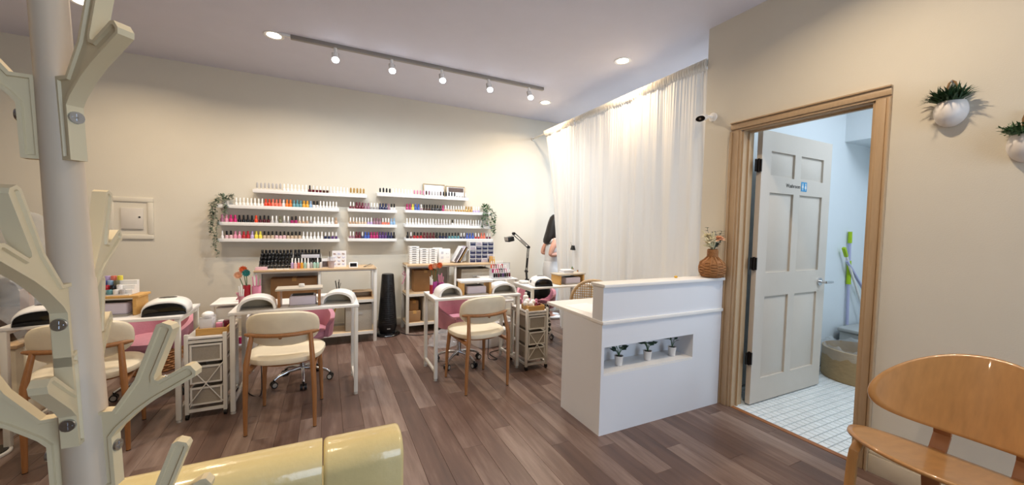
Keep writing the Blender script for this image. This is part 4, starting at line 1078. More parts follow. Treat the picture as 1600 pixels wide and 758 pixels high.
# ================================================================== DESK LAMP
t = thing('desk_lamp', 'black jointed desk lamp with square head before the shelf wall', 'lamp', (2.01, 3.70, DZ+.0005))
L0 = V((0, 0, 0))
MB().cyl((0, 0, 0), (0, 0, .02), .03, .028, 18).box(-.02, .02, -.02, .012, .0, .03).build('clamp', 'black_plastic', t)
P1 = V((-.01, 0, .115)); P2 = V((.008, 0, .385)); P3 = V((-.188, -.02, .535)); P4 = V((-.225, -.03, .50)); P5 = V((-.245, -.035, .475))
MB().cyl((0, 0, .015), P1, .012).build('post', 'black_plastic', t)
for nm, A, B in (('lower_arm', P1, P2), ('upper_arm', P2, P3)):
    b = MB(); o_ = V((.009, 0, .006)) if nm == 'lower_arm' else V((.006, 0, .012))
    for s in (-1, 1): b.bar(A+o_*s, B+o_*s, .007, .007)
    b.cyl(A.lerp(B, .15), A.lerp(B, .55), .004, n=8)
    b.build(nm, 'black_plastic', t)
for P in (P1, P2, P3): MB().cyl(P+V((0, -.016, 0)), P+V((0, .016, 0)), .015, n=14).build('joint', 'black_plastic', t)
hd = MB().obox(P5, (.072, .10, .05), (0, rad(-12), 0)).build('lamp_head', 'black_plastic', t, bevel=.006)
MB().bar(P3, P4+V((.004, 0, 0)), .006, .006).build('neck', 'chrome', t)
MB().obox(P5+V((-.038, 0, .002)), (.004, .088, .04), (0, rad(-12), 0)).build('diffuser', 'grey_plastic', hd)
# ================================================================== GUEST CHAIRS
def guest_chair(loc, rz, label):
    t = thing('guest_chair', label, 'chair', loc, rz, 'cream guest chairs with wooden frames')
    # origin below seat centre, facing +Y
    n = 36
    def se(a, rx, ry, e=2.6):
        c, s_ = cos(a), sin(a)
        return rx*math.copysign(abs(c)**(2/e), c), ry*math.copysign(abs(s_)**(2/e), s_)
    b = MB(); rows = []
    for z, k in ((.415, .90), (.420, .97), (.436, 1.0), (.452, .99), (.463, .93), (.469, .80), (.471, .5), (.469, .15)):
        rows.append([b.bm.verts.new((se(2*pi*i/n, .222*k, .215*k)[0]*(1.0+.05*(se(2*pi*i/n, 1, 1)[1])), se(2*pi*i/n, .222*k, .215*k)[1]+.0, z)) for i in range(n)])
    b.skinr(rows); b.build('seat', 'cream_leather', t)
    b = MB(); b.lathe([(.19, .400), (.20, .4145)], 28, sx=1.0, sy=.95); b.build('seat_base', 'oak_chair', t)
    # backrest: curved padded oval
    R0 = .55
    def bp(u, v, dy):   # u -1..1 across, v -1..1 up
        x = .205*u; y = -.185+.10*(u*u)*.8+dy-.03*(v)
        return V((x, y, .637+.114*v))
    b = MB(); m_ = 40
    rows = []
    for k, (s_, dy) in enumerate(((.05, -.028), (.55, -.027), (.86, -.024), (.96, -.018), (1.0, -.006), (.995, .006), (.95, .016), (.84, .022), (.5, .025), (.05, .026))):
        ring_ = []
        for i in range(m_):
            a = 2*pi*i/m_; x_, y_ = se(a, s_, s_, 2.9)
            ring_.append(b.bm.verts.new(bp(x_, y_, dy)))
        rows.append(ring_)
    b.skinr(rows); b.build('backrest', 'cream_leather', t)
    # curved rail behind the backrest
    pts = [bp(u, -.28, -.045) for u in [-.99+1.98*i/16 for i in range(17)]]
    rl = MB().tube(pts, [.008]+[.0125]*15+[.008], 10).build('back_rail', 'oak_chair', t)
    MB().cyl(bp(0, -.42, -.033), bp(0, -.42, -.044), .009).build('screw_cap', 'oak_chair', rl)
    for sx in (-1, 1):
        top = bp(sx*.78, -.28, -.046)
        l = MB().tube([(sx*.188, -.205, .002), (sx*.186, -.21, .25), (sx*.178, -.218, .44), top], [.0105, .0145, .016, .0125], 12).build('rear_leg', 'oak_chair', t)
        MB().cyl((sx*.188, -.205, 0), (sx*.188, -.205, .004), .0112).build('glide', 'black_plastic', l)
        l = MB().tube([(sx*.182, .195, .002), (sx*.178, .185, .22), (sx*.165, .165, .41)], [.0100, .0140, .017], 12).build('front_leg', 'oak_chair', t)
        MB().cyl((sx*.182, .195, 0), (sx*.182, .195, .004), .0106).build('glide', 'black_plastic', l)
        MB().bar((sx*.176, -.21, .388), (sx*.166, .165, .392), .028, .018).build('side_rail', 'oak_chair', t)
    MB().bar((-.165, .165, .392), (.165, .165, .392), .022, .018).build('front_rail', 'oak_chair', t)
    return t
ch = guest_chair((-.232, 2.895, 0), rad(-6), 'cream and wood guest chair before the left shelving unit')
dup(ch, (1.125, 2.935, 0), rad(7), 'cream and wood guest chair before the right shelving unit')
dup(ch, (-1.215, 2.98, 0), rad(8), 'cream and wood guest chair behind the coat rack')

# ================================================================== PINK SWIVEL CHAIRS
def swivel(loc, rz, label, zs=.41):
    t = thing('swivel_chair', label, 'chair', loc, rz, 'pink swivel chairs')
    b = MB(); n = 32; rows = []
    for z, k in ((zs-.045, .72), (zs-.035, .9), (zs-.005, 1.0), (zs+.03, .98), (zs+.045, .85), (zs+.048, .4), (zs+.046, .05)):
        rows.append([b.bm.verts.new((.215*k*cos(2*pi*i/n), .205*k*sin(2*pi*i/n), z)) for i in range(n)])
    b.skinr(rows); b.build('seat', 'pink_velvet', t)
    # low wraparound back, tufted
    def shell(a, v, off):
        # a: angle around the back (0 = rear -Y); v 0..1
        r = .215+.02*v+off+ (.0 if off < 0 else .0)
        h = .205*max(0, cos(a*.60))**.7
        z = zs-.02+(h+.03)*v
        return V((r*sin(a), -r*.96*cos(a)+.0, z))
    b = MB(); na, nv = 36, 8
    A = rad(128)
    def inn(u, v):
        a = -A+2*A*u
        tuft = .007*abs(sin(u*7*pi))*sin(v*pi)
        return shell(a, v, .0-.0+(-tuft))
    def out(u, v): return shell(-A+2*A*u, v, .038)
    I = [[b.bm.verts.new(inn(i/na, j/nv)) for i in range(na+1)] for j in range(nv+1)]
    O = [[b.bm.verts.new(out(i/na, j/nv)) for i in range(na+1)] for j in range(nv+1)]
    for j in range(nv):
        for i in range(na):
            b.bm.faces.new((I[j][i], I[j][i+1], I[j+1][i+1], I[j+1][i])); b.bm.faces.new((O[j][i+1], O[j][i], O[j+1][i], O[j+1][i+1]))
        b.bm.faces.new((I[j][0], I[j+1][0], O[j+1][0], O[j][0])); b.bm.faces.new((I[j+1][na], I[j][na], O[j][na], O[j+1][na]))
    for i in range(na):
        b.bm.faces.new((I[nv][i], I[nv][i+1], O[nv][i+1], O[nv][i])); b.bm.faces.new((I[0][i+1], I[0][i], O[0][i], O[0][i+1]))
    b.build('backrest', 'pink_velvet', t, smooth=60)
    MB().cyl((0, 0, .10), (0, 0, zs-.045), .024).cyl((0, 0, .22), (0, 0, zs-.05), .032).build('gas_column', 'chrome', t)
    MB().box(-.09, .09, -.07, .07, zs-.062, zs-.044).build('seat_plate', 'black_plastic', t)
    for k in range(5):
        a = 2*pi*k/5+.3; d_ = V((cos(a), sin(a), 0)); p_ = V((-sin(a), cos(a), 0))
        lg = MB().tube([d_*.02+V((0, 0, .115)), d_*.12+V((0, 0, .108)), d_*.2+V((0, 0, .085)), d_*.235+V((0, 0, .062))], [.018, .015, .012, .011], 10).build('base_arm', 'chrome', t)
        b = MB(); c = d_*.238+V((0, 0, .0265))
        for s in (-1, 1): b.cyl(c+p_*(.006*s), c+p_*(.026*s), .0262, n=16)
        b.cyl(c+V((0, 0, .006)), c+V((0, 0, .042)), .008, n=8)
        b.build('caster', 'black_plastic', lg)
        b = MB(); b.cyl(c+p_*.0262, c+p_*.0275, .018, n=14).cyl(c-p_*.0275, c-p_*.0262, .018, n=14).build('hub_cap', 'grey_plastic', lg)
    return t
sw = swivel((-.175, 3.50, 0), rad(185), 'pink swivel chair under the desk before the left unit'); sw.scale = (.88, .88, .95)
dup(sw, (1.13, 3.40, 0), rad(-155), 'pink swivel chair with tufted back under desk before right unit')
dup(sw, (-1.15, 3.64, 0), rad(172), 'pink swivel chair under the left desk')
dup(sw, (2.22, 3.86, 0), rad(150), 'pink swivel chair with black bag behind the reception counter')
t = thing('black_bag', 'slouchy black handbag on the pink chair behind the counter', 'bag', (2.20, 3.80, .4585))
b = MB(); b.ell((0, 0, .085), (.15, .09, .085), 18, 10); b.ell((.05, -.02, .10), (.11, .09, .09), 14, 8); b.build('body', 'black_matte', t)
MB().tube([(-.10, 0, .13), (-.06, -.05, .22), (.04, -.06, .23), (.10, -.02, .14)], .008, 8).build('strap', 'black_plastic', t)
# checkered cloth hanging over the front of that chair
def checker():
    m = bpy.data.materials.new('checker_cloth'); m.use_nodes = True; nt = m.node_tree; b = nt.nodes['Principled BSDF']; b.inputs['Roughness'].default_value = .9
    tc = nt.nodes.new('ShaderNodeTexCoord'); ck = nt.nodes.new('ShaderNodeTexChecker'); ck.inputs['Scale'].default_value = 24
    ck.inputs['Color1'].default_value = (.02, .018, .018, 1); ck.inputs['Color2'].default_value = (.72, .68, .62, 1)
    mp = nt.nodes.new('ShaderNodeMapping'); mp.inputs['Rotation'].default_value = (0, rad(30), rad(0)); nt.links.new(tc.outputs['Object'], mp.inputs['Vector'])
    nt.links.new(mp.outputs['Vector'], ck.inputs['Vector']); nt.links.new(ck.outputs['Color'], b.inputs['Base Color']); MATS['checker_cloth'] = m
checker()
def chk(u, v): return V((-.17+.34*u, -.015*sin(u*9)-.03*v-.02*sin(u*5+v*3), -.33*v))
b = MB().grid(chk, 16, 12)
o = b.build('checkered_cloth', 'checker_cloth', loc=(2.08, 3.60, .45), thick=.006); tag(o, 'black and white checkered cloth hanging from pink chair behind counter', 'cloth')

# cane backed chair behind the counter
t = thing('cane_chair', 'small cane backed chair behind the reception counter', 'chair', (2.275, 2.88, 0), rad(-35)); t.scale = (1, 1, 1.05)
b = MB(); b.box(-.21, .21, -.2, .2, .42, .455); b.build('seat', 'cream_leather', t, bevel=.015)
pts = [V((.20*cos(a)*1.0, -.20-.05*(1-abs(cos(a))), .60+.20*sin(a))) for a in [pi*k/14 for k in range(15)]]
pts = [V((.20, -.19, .44))]+pts+[V((-.20, -.19, .44))]
MB().tube(pts, .014, 8).build('back_frame', 'oak', t)
bk = MB()
for k in range(-9, 10):
    x = k*.02; zt = .60+.19*math.sqrt(max(0, 1-(x/.20)**2)); bk.bar((x, -.225, .50), (x, -.232, zt), .006, .003)
for k in range(15):
    z = .50+k*.02; xm = .19*math.sqrt(max(0, 1-max(0, (z-.60)/.2)**2)); bk.bar((-xm, -.228, z), (xm, -.228, z), .003, .006)
o = bk.build('cane_panel', 'cane', t); o['kind'] = 'stuff'
MB().bar((-.19, -.225, .495), (.19, -.225, .495), .02, .02).build('lower_rail', 'oak', t)
for sx in (-1, 1):
    for y in (-.18, .18): MB().tube([(sx*.2, y*1.08, 0), (sx*.185, y, .42)], [.010, .016], 10).build('leg', 'oak', t)

# ================================================================== DRAWER TROLLEYS
def cart(x0, x1, y0, y1, label, H_=.54):
    t = thing('drawer_cart', label, 'cart', ((x0+x1)/2, (y0+y1)/2, 0), group='white drawer carts'); w, d = (x1-x0)/2, (y1-y0)/2; p = .022
    for sx in (-1, 1):
        for sy in (-1, 1):
            x, y = sx*(w-p/2), sy*(d-p/2)
            l = MB().box(x-p/2, x+p/2, y-p/2, y+p/2, .035, H_+.02).build('post', 'white_metal', t, bevel=.002)
            MB().cyl((x-.008, y, .018), (x+.008, y, .018), .018, n=14).cyl((x, y, .018), (x, y, .04), .006, n=8).build('caster', 'black_plastic', l)
    MB().box(-w+.002, w-.002, -d+.002, d-.002, H_-.014, H_).build('top_shelf', 'white_board', t, bevel=.002)
    for z in (.055, H_-.03):
        for sy in (-1, 1): MB().box(-w+p, w-p, sy*(d-p/2)-.008, sy*(d-p/2)+.008, z-.009, z+.009).build('rail', 'white_metal', t)
        for sx in (-1, 1): MB().box(sx*(w-p/2)-.008, sx*(w-p/2)+.008, -d+p, d-p, z-.009, z+.009).build('rail', 'white_metal', t)
    dw = w-p-.006; dh = .115
    for k in range(3):
        z0 = .090+k*.142
        b = MB(); th = .003
        b.box(-dw, dw, -d+.012, -d+.012+th, z0, z0+dh).box(-dw, dw, d-.03-th, d-.03, z0, z0+dh).box(-dw, -dw+th, -d+.012+th, d-.03-th, z0, z0+dh).box(dw-th, dw, -d+.012+th, d-.03-th, z0, z0+dh).box(-dw+th, dw-th, -d+.012+th, d-.03-th, z0, z0+th)
        dr = b.build('drawer', 'mesh_drawer', t)
        b = MB()
        b.box(-dw, dw, -d+.004, -d+.012, z0+dh-.010, z0+dh+.002).box(-dw, dw, -d+.004, -d+.012, z0, z0+.009)
        for sx in (-1, 1): b.box(sx*(dw-.005)-.005, sx*(dw-.005)+.005, -d+.004, -d+.012, z0+.009, z0+dh-.010)
        for sx in (-1, 1): b.box(sx*(dw-.002)-.004, sx*(dw-.002)+.004, -d+.012, d-.03, z0+dh-.006, z0+dh+.002)
        b.build('rim', 'white_metal', dr)
        if k < 3:
            c = MB()
            for q in range(6): c.obox((random.uniform(-dw*.7, dw*.7), random.uniform(-d*.6, d*.5), z0+.03), (.05, .06, .045), (0, 0, random.uniform(0, 3)))
            cb = c.build('contents', 'taupe_fabric', dr)
    for s in (-1, 1): MB().cyl((-s*(w-p), -d-.001, .10), (s*(w-p), -d-.001, .36), .0035, n=8).build('cross_wire', 'white_metal', t)
    return t
cart(-.822, -.598, 3.07, 3.46, 'white drawer cart between the left desk and middle desk')
cart(1.612, 1.842, 2.955, 3.285, 'white drawer cart beside the reception counter')
def tray(x, y, z, w, d, h, label, rz=0):
    t = thing('wooden_box', label, 'tray', (x, y, z), rz)
    b = MB(); th = .008
    b.box(-w/2, w/2, -d/2, d/2, 0, th).box(-w/2, w/2, -d/2, -d/2+th, th, h).box(-w/2, w/2, d/2-th, d/2, th, h).box(-w/2, -w/2+th, -d/2+th, d/2-th, th, h).box(w/2-th, w/2, -d/2+th, d/2-th, th, h)
    b.build('box', 'wood_tray', t, bevel=.0015)
    return t
CZ = .5405
tray(-.685, 3.19, CZ, .17, .17, .045, 'open bamboo box on the cart left of the middle desk')
tray(1.722, 3.04, CZ, .172, .14, .045, 'open bamboo box on the cart beside the counter')
t = thing('wipe_box', 'clear box of white wipes in the bamboo box, left cart', 'box', (-.725, 3.20, CZ+.0085))
MB().box(-.035, .035, -.05, .05, 0, .10).build('case', 'clear_acrylic', t); MB().box(-.031, .031, -.046, .046, .002, .085).build('wipes', 'tissue', t, bevel=.004)
MB().ell((0, 0, .11), (.034, .045, .022), 12, 8).build('top_wipe', 'tissue', t)
for k, (x, y, m_, nm) in enumerate([(-.655, 3.16, 'pink_plastic', 'pink'), (-.625, 3.22, 'polish_burgundy', 'burgundy'), (-.66, 3.235, 'white_plastic', 'white')]):
    simple('gel_jar', f'small {nm} jar in the bamboo box, left cart', 'jar', MB().lathe([(.018, 0), (.019, .003), (.019, .04), (.02, .041), (.02, .055), (.018, .058)], 14), m_, (x, y, CZ+.0085))
t = thing('tissue_heap', 'crumpled white tissues in the bamboo box beside the counter', 'tissues', (1.68, 3.05, CZ+.0085))
b = MB()
for k in range(5): b.ell((-.03+.02*k, .01*sin(k*2), .045+.018*sin(k*1.7)), (.026, .03, .026), 10, 6, R_=Euler((k, k*.7, 0)).to_matrix())
b.build('tissues', 'tissue', t)
for k, (x, y, m_, nm) in enumerate([(1.77, 3.02, 'polish_burgundy', 'burgundy'), (1.775, 3.075, 'pink_plastic', 'pink')]):
    simple('gel_jar', f'small {nm} jar in the bamboo box beside the counter', 'jar', MB().lathe([(.018, 0), (.019, .003), (.019, .05), (.012, .055), (.012, .075), (.010, .078)], 14), m_, (x, y, CZ+.0085))
simple('white_bottle', 'white pump bottle at the rear of cart beside the counter', 'bottle', MB().lathe([(.024, 0), (.026, .004), (.026, .09), (.01, .105), (.012, .107), (.012, .125)], 14), 'white_plastic', (1.74, 3.22, CZ))
# smaller trolley behind (between the left desk and the shelving unit)
t = thing('side_trolley', 'small white topped trolley behind the cart, left of flower pens', 'trolley', (-.68, 3.74, 0))
for sx in (-1, 1):
    for sy in (-1, 1): MB().box(sx*.105-.010, sx*.105+.010, sy*.14-.01, sy*.14+.01, 0, .64).build('leg', 'white_metal', t)
for z, nm in ((.64, 'top_board'), (.53, 'shelf'), (.30, 'shelf')): MB().box(-.12, .12, -.155, .155, z, z+.014).build(nm, 'white_board', t, bevel=.002)
MB().box(-.09, .09, -.13, .10, .5445, .62).build('drawer_box', 'white_plastic', t, bevel=.004)
for k, (x, m_, nm) in enumerate([(-.745, 'pink_plastic', 'pink'), (-.70, 'black_plastic', 'black'), (-.66, 'polish_burgundy', 'burgundy'), (-.615, 'polish_hot pink', 'hot pink')]):
    simple('small_pot', f'small {nm} pot on the lower shelf of small trolley', 'pot', MB().lathe([(.018, 0), (.02, .003), (.02, .045), (.017, .05)], 12), m_, (x, 3.66, .3145))
t = thing('pink_clips', 'bunch of rose pink clips on the small white trolley', 'clips', (-.63, 3.68, .6545))
b = MB()
for k in range(6): b.bar((-.02+.008*k, 0, .01), (.02*cos(k), .02*sin(k)-.01, .07), .008, .008)
b.build('clips', 'pink_velvet', t)

# ================================================================== RECEPTION COUNTER
Yc, Xc0, Xc1 = 1.835, 1.536, 2.665
t = thing('reception_counter', 'white reception counter with raised ledge and long plant niche', 'counter', ((Xc0+Xc1)/2, Yc, 0))
ox = t.location.x
x0, x1 = Xc0-ox, Xc1-ox
NZ0, NZ1, NX1 = .395, .562, 2.365-ox
b = MB(); th = .022; D_ = .20
b.box(x0+th, x1, 0, th, 0, NZ0-.016); b.box(x0+th, x1, 0, th, NZ1, .707); b.box(NX1, x1, 0, th, NZ0-.016, NZ1)
b.build('front_panel', 'counter_white', t)
b = MB(); b.box(x0, x0+th, 0, .43, 0, .707); b.build('end_panel', 'counter_white', t)
b = MB()
b.box(x0+th, NX1, .0, .19, NZ0-.016, NZ0); b.build('niche_sill', 'white_board', t)
MB().box(x0+th, NX1+.0, th, .19, NZ1, NZ1+.012).build('niche_top', 'counter_white', t)
MB().box(x0+th, NX1+.012, .19, .202, NZ0-.016, NZ1+.012).build('niche_back', 'counter_white', t)
MB().box(NX1, NX1+.012, th, .19, NZ0, NZ1).build('niche_side', 'counter_white', t)
# work top behind and ledge shelf
MB().box(x0, x1, .115, .66, .707, .729).build('work_top', 'white_board', t, bevel=.0015)
MB().box(x0-.004, x1, -.012, .115, .707, .729).build('ledge_shelf', 'white_board', t, bevel=.002)
MB().box(x0, x1, 0.0, .022, .729, .940).build('upper_panel', 'counter_white', t)
MB().box(x0, x0+.022, .022, .10, .729, .940).build('upper_end_panel', 'counter_white', t)
MB().box(x0-.006, x1, -.018, .118, .940, .960).build('top_ledge', 'white_board', t, bevel=.002)
MB().box(x0+th, x1, .42, .43, .0, .707).build('modesty_panel', 'counter_white', t) if False else None
MB().box(x1-.022, x1, .022, .64, 0, .707).build('far_end_panel', 'counter_white', t)
simple('paper_sheet', 'white sheet of paper lying on the counter work top', 'paper', MB().box(-.105, .105, -.15, .15, 0, .001), 'paper', (1.70, 2.18, .7295), rad(4))
simple('golden_knob', 'tiny golden knob left on the counter top ledge', 'knob', MB().lathe([(.008, 0), (.012, .004), (.012, .010), (.006, .015)], 12), 'yellow_plastic', (2.27, Yc+.09, .9605))
# niche plants
def niche_plant(x, label, seed, shape):
    rnd = random.Random(seed)
    t = thing('potted_plant', label, 'plant', (x, Yc+.085, NZ0+.0005)); t.scale = (1.08, 1.08, 1.05)
    MB().lathe([(.019, 0), (.021, .002), (.027, .058), (.0285, .062), (.026, .062), (.022, .03)], 18).build('pot', 'ceramic', t)
    MB().lathe([(.024, .050), (.0235, .056), (.0, .0575)], 14).build('soil', 'soil', t)
    if shape == 0: lv = [(a, .5+.5*rnd.random(), rnd.uniform(.03, .075), .045, .036) for a in [k*.9 for k in range(11)]]
    elif shape == 1: lv = [(a, .25+.6*rnd.random(), rnd.uniform(.03, .07), .05, .034) for a in [2.6, 3.0, 3.4, 2.2, 4.0, .2, .5, 5.8, 1.4, 3.2]]
    else: lv = [(3.1, .3, .065, .065, .024), (2.8, .55, .07, .05, .02), (1.2, .9, .045, .035, .02), (.2, .6, .05, .045, .02), (4.8, .8, .045, .04, .02), (3.6, .7, .055, .04, .018)]
    st = MB(); n_ = []
    for k, (a, e, h, l, w) in enumerate(lv):
        top = V((.022*cos(a), .018*sin(a), .056+h)); st.tube([(0, 0, .052), (.008*cos(a), .008*sin(a), .056+h*.6), top], .0016, 5)
        n_.append((top, V((cos(a)*cos(e), sin(a)*cos(e)*.7, sin(e)*.5)), l, w))
    st.build('stem', 'leaf_mid', t)
    for top, d_, l, w in n_:
        b = MB(); leaf_quad(b, top, d_, (0, -.35, 1), l, w); b.build('leaf', 'leaf_dark', t, recalc=False)
niche_plant(1.755, 'bushy small potted plant, leftmost in the counter niche', 3, 0)
niche_plant(2.015, 'dark leafy potted plant in the middle of counter niche', 5, 1)
niche_plant(2.255, 'sparse long leaved potted plant, rightmost in counter niche', 6, 2)
# wicker vase with dried flowers
t = thing('flower_vase', 'round wicker vase of dried flowers on the counter end', 'vase', (2.575, Yc+.03, .9605)); t.scale = (1.22, 1.22, 1.25)
MB().lathe([(.045, 0), (.055, .004), (.068, .03), (.070, .07), (.060, .095), (.035, .11), (.026, .125), (.026, .165), (.029, .168), (.023, .165), (.022, .13)], 24).build('body', 'rattan', t)
b = MB()
for k in range(13):
    z = .008+k*.0078; r = [.056, .063, .068, .0705, .0725, .0735, .0735, .0725, .071, .069, .064, .057, .047][k]
    b.tube([(r*cos(a)+.0015*cos(9*a), r*sin(a), z+.0022*sin(6*a+k*pi)) for a in [2*pi*q/36 for q in range(36)]], .0032, 6, closed=True)
b.build('weave', 'wood_tray' if False else 'rattan', t)
b = MB()
for k in range(12):
    a = 2*pi*k/12; b.tube([(r*cos(a), r*sin(a), z) for r, z in ((.058, .004), (.071, .03), (.074, .06), (.066, .09), (.045, .106), (.030, .122))], .003, 6)
b.build('ribs', 'rattan', t)
b = MB()
for k in range(6): b.tube([(.0288*cos(a), .0288*sin(a), .126+k*.007) for a in [2*pi*q/20 for q in range(20)]], .0032, 6, closed=True)
b.build('neck_wrap', 'rattan', t)
rnd = random.Random(9)
for k in range(3):
    c = V([(-.038, -.015, .212), (.008, -.03, .222), (-.02, .02, .235)][k]); b = MB()
    for q in range(26):
        a = q*2.4; e = 1.35-q*.055; leaf_quad(b, c, (cos(a)*cos(e), sin(a)*cos(e), sin(e)), (0, 0, 1), .030+.0007*q, .028)
    s_ = MB().tube([(0, 0, .13), c*.6+V((0, 0, .07)), c], .002, 5).build('flower_stem', 'leaf_grey', t)
    b.build('petals', ['cream_flower', 'peach_flower', 'cream_flower'][k], s_, recalc=False)
b = MB(); b2 = MB()
for k in range(22):
    a = rnd.uniform(2.2, 4.4); r = rnd.uniform(.05, .11); z = .17+rnd.uniform(0, .11)
    pts = bezier((0, 0, .15), (.02*cos(a), .02*sin(a), .2), (r*.6*cos(a), r*.5*sin(a), z), (r*cos(a), r*.6*sin(a), z+.01), 6)
    b.tube(pts, [.0012, .002, .0035, .005, .0045, .003, .001], 5)
b.build('pampas', 'pampas', t)['kind'] = 'stuff'
for k in range(14):
    a = rnd.uniform(-1.0, 1.6); r = rnd.uniform(.02, .075); z = .20+rnd.uniform(0, .11)
    pts = bezier((0, 0, .15), (.02*cos(a), .02*sin(a), .2), (r*.6*cos(a), r*.5*sin(a), z-.04), (r*cos(a), r*.6*sin(a), z), 7)
    b2.tube(pts, .0012, 4)
    for p in pts[2:]:
        for q in range(3): aa = rnd.uniform(0, 6.28); leaf_quad(b2, p, (cos(aa), sin(aa), .3), (0, 0, 1), .022, .015)
b2.build('greenery', 'leaf_dark', t, recalc=False)['kind'] = 'stuff'
# ================================================================== COAT RACK (foreground)
PX, PY = -.309, .729
t = thing('coat_rack', 'cream plastic tree shaped coat rack standing before the yellow sofa', 'coat rack', (PX, PY, 0))
KX, KY = -.050, .024          # the pole leans slightly
def ax(z): return V((KX*(z-1.12), KY*(z-1.12), 0))
t.location = V((PX, PY, 0))+ax(0); AO = -ax(0)
b = MB(); b.lathe([(.030, .03), (.0240, 1.0), (.0228, 1.222), (.0214, 1.224), (.0190, 1.48), (.0182, 1.74), (.015, 1.755), (.0, 1.757)], 28)
for v in b.bm.verts: v.co += ax(v.co.z)+AO
b.build('pole', 'rack_pole', t)
for k in range(4):
    a = pi/4+k*pi/2; d_ = V((cos(a), sin(a), 0))
    MB().bar(d_*.02+V((0, 0, .06)), d_*.20+V((0, 0, .018)), .03, .03).build('foot', 'rack_plastic', t, bevel=.005)
HOOK = [(.0215, -.135), (.046, -.135), (.046, -.040), (.056, -.026), (.088, .004), (.118, .026), (.186, .066), (.1875, .076), (.179, .088), (.170, .088), (.125, .062), (.119, .064), (.119, .071), (.155, .160), (.152, .168), (.138, .174), (.129, .170), (.088, .066), (.050, .010), (.0215, .010)]
SHORT = [(.024, -.085), (.046, -.085), (.046, -.030), (.058, -.014), (.110, .036), (.112, .048), (.102, .058), (.092, .058), (.062, .030), (.046, .016), (.046, .075), (.024, .085)]
def hook(poly, az, z, s=.75, w=.017, name='hook'):
    a = rad(az); u = V((cos(a), sin(a), 0)); tg = V((-sin(a), cos(a), 0))
    o_ = ax(z)+AO
    mtx = MX(((u.x*s, KX*s, -tg.x, o_.x), (u.y*s, KY*s, -tg.y, o_.y), (0, s, 0, z), (0, 0, 0, 1)))
    b = MB(); fs = b.prismf(poly, w, mtx)
    bmesh.ops.recalc_face_normals(b.bm, faces=b.bm.faces)
    r = bmesh.ops.inset_region(b.bm, faces=fs[:2], thickness=.0045, depth=0, use_even_offset=True)
    r2_ = bmesh.ops.inset_region(b.bm, faces=fs[:2], thickness=.0012, depth=-.0030, use_even_offset=True)
    h = b.build(name, 'rack_plastic', t, smooth=30)
    zs = z-s*(.060 if poly is HOOK else .045)
    sc = MB(); p = u*(.046*s); c = p+V((0, 0, zs))+ax(zs)+AO
    sc.cyl(c-u*.002, c+u*.003, .0085, .0078, 14)
    sc.bar(c+u*.0032-tg*.005, c+u*.0032+tg*.005, .0016, .0012, side=u).bar(c+u*.0032-V((0, 0, .005)), c+u*.0032+V((0, 0, .005)), .0016, .0012, side=u)
    sc.build('screw', 'steel_screw', h)
for az, z in ((-41, 1.485), (-176, 1.485), (-91, 1.213), (92, 1.222), (100, 1.085), (-12, 1.030), (-174, 1.03), (-4, .848), (176, .82)):
    hook(HOOK, az, z)
hook(SHORT, -91, 1.068)

# ================================================================== YELLOW SOFA (its back towards the camera)
t = thing('sofa', 'glossy yellow leather sofa seen from behind its rounded back', 'sofa', (-.55, 1.40, 0))
sx0, sx1 = -1.30+.55, .192+.55; yb0, yb1 = 1.030-1.40, 1.165-1.40
seam = -.008+.55
def backpiece(xa, xb, endround):
    b = MB(); b.box(xa, xb, yb0, yb1, .10, .725)
    bmesh.ops.recalc_face_normals(b.bm, faces=b.bm.faces)
    ed = [e for e in b.bm.edges if all(abs(v.co.z-.725) < 1e-4 for v in e.verts) and (abs(e.verts[0].co.y-e.verts[1].co.y) < 1e-4)]
    bmesh.ops.bevel(b.bm, geom=ed, offset=.058, segments=8, affect='EDGES', profile=.5)
    return b
backpiece(sx0, seam-.001, False).build('back_cushion', 'yellow_leather', t, bevel=.0025)
backpiece(seam+.001, sx1, True).build('back_end', 'yellow_leather', t, bevel=.012, seg=4)
MB().box(sx0+.02, sx1-.02, yb1, .22, .12, .26).build('base', 'yellow_leather', t, bevel=.01)
for k in range(2):
    xa = sx0+.02+k*(sx1-sx0-.04)/2; xb = xa+(sx1-sx0-.04)/2-.004
    MB().box(xa, xb, yb1+.002, .23, .262, .36).build('seat_cushion', 'yellow_leather', t, bevel=.03, seg=4)
for sx in (sx0+.06, sx1-.06):
    for yy in (yb0+.05, .17): MB().cyl((sx, yy, 0), (sx, yy, .125), .015, .022, 12).build('leg', 'black_plastic', t)

# ================================================================== BENTWOOD LOUNGE CHAIR
t = thing('lounge_chair', 'bent plywood lounge chair with wide oval back by the washroom door', 'chair', (2.21, .517, 0))
def plate(fn, nr=14, na=56):
    b = MB(); c0 = b.bm.verts.new(fn(0, 0)); rows = []
    for j in range(1, nr+1):
        r = j/nr; rows.append([b.bm.verts.new(fn(r*cos(2*pi*i/na), r*sin(2*pi*i/na))) for i in range(na)])
    for i in range(na):
        b.bm.faces.new((c0, rows[0][i], rows[0][(i+1)%na]))
        for j in range(nr-1): b.bm.faces.new((rows[j][i], rows[j+1][i], rows[j+1][(i+1)%na], rows[j][(i+1)%na]))
    return b
def seatf(u, v): return V((-.05+.275*v, .312*u, .392+.040*u*u-.060*v+.02*v*v))
def backf(u, v): return V((.235-.15*u*u+.055*v, .315*u, .636+.168*v-.055*u*u))
plate(seatf).build('seat', 'bent_ply', t, thick=.014)
plate(backf).build('backrest', 'bent_ply', t, thick=.013)
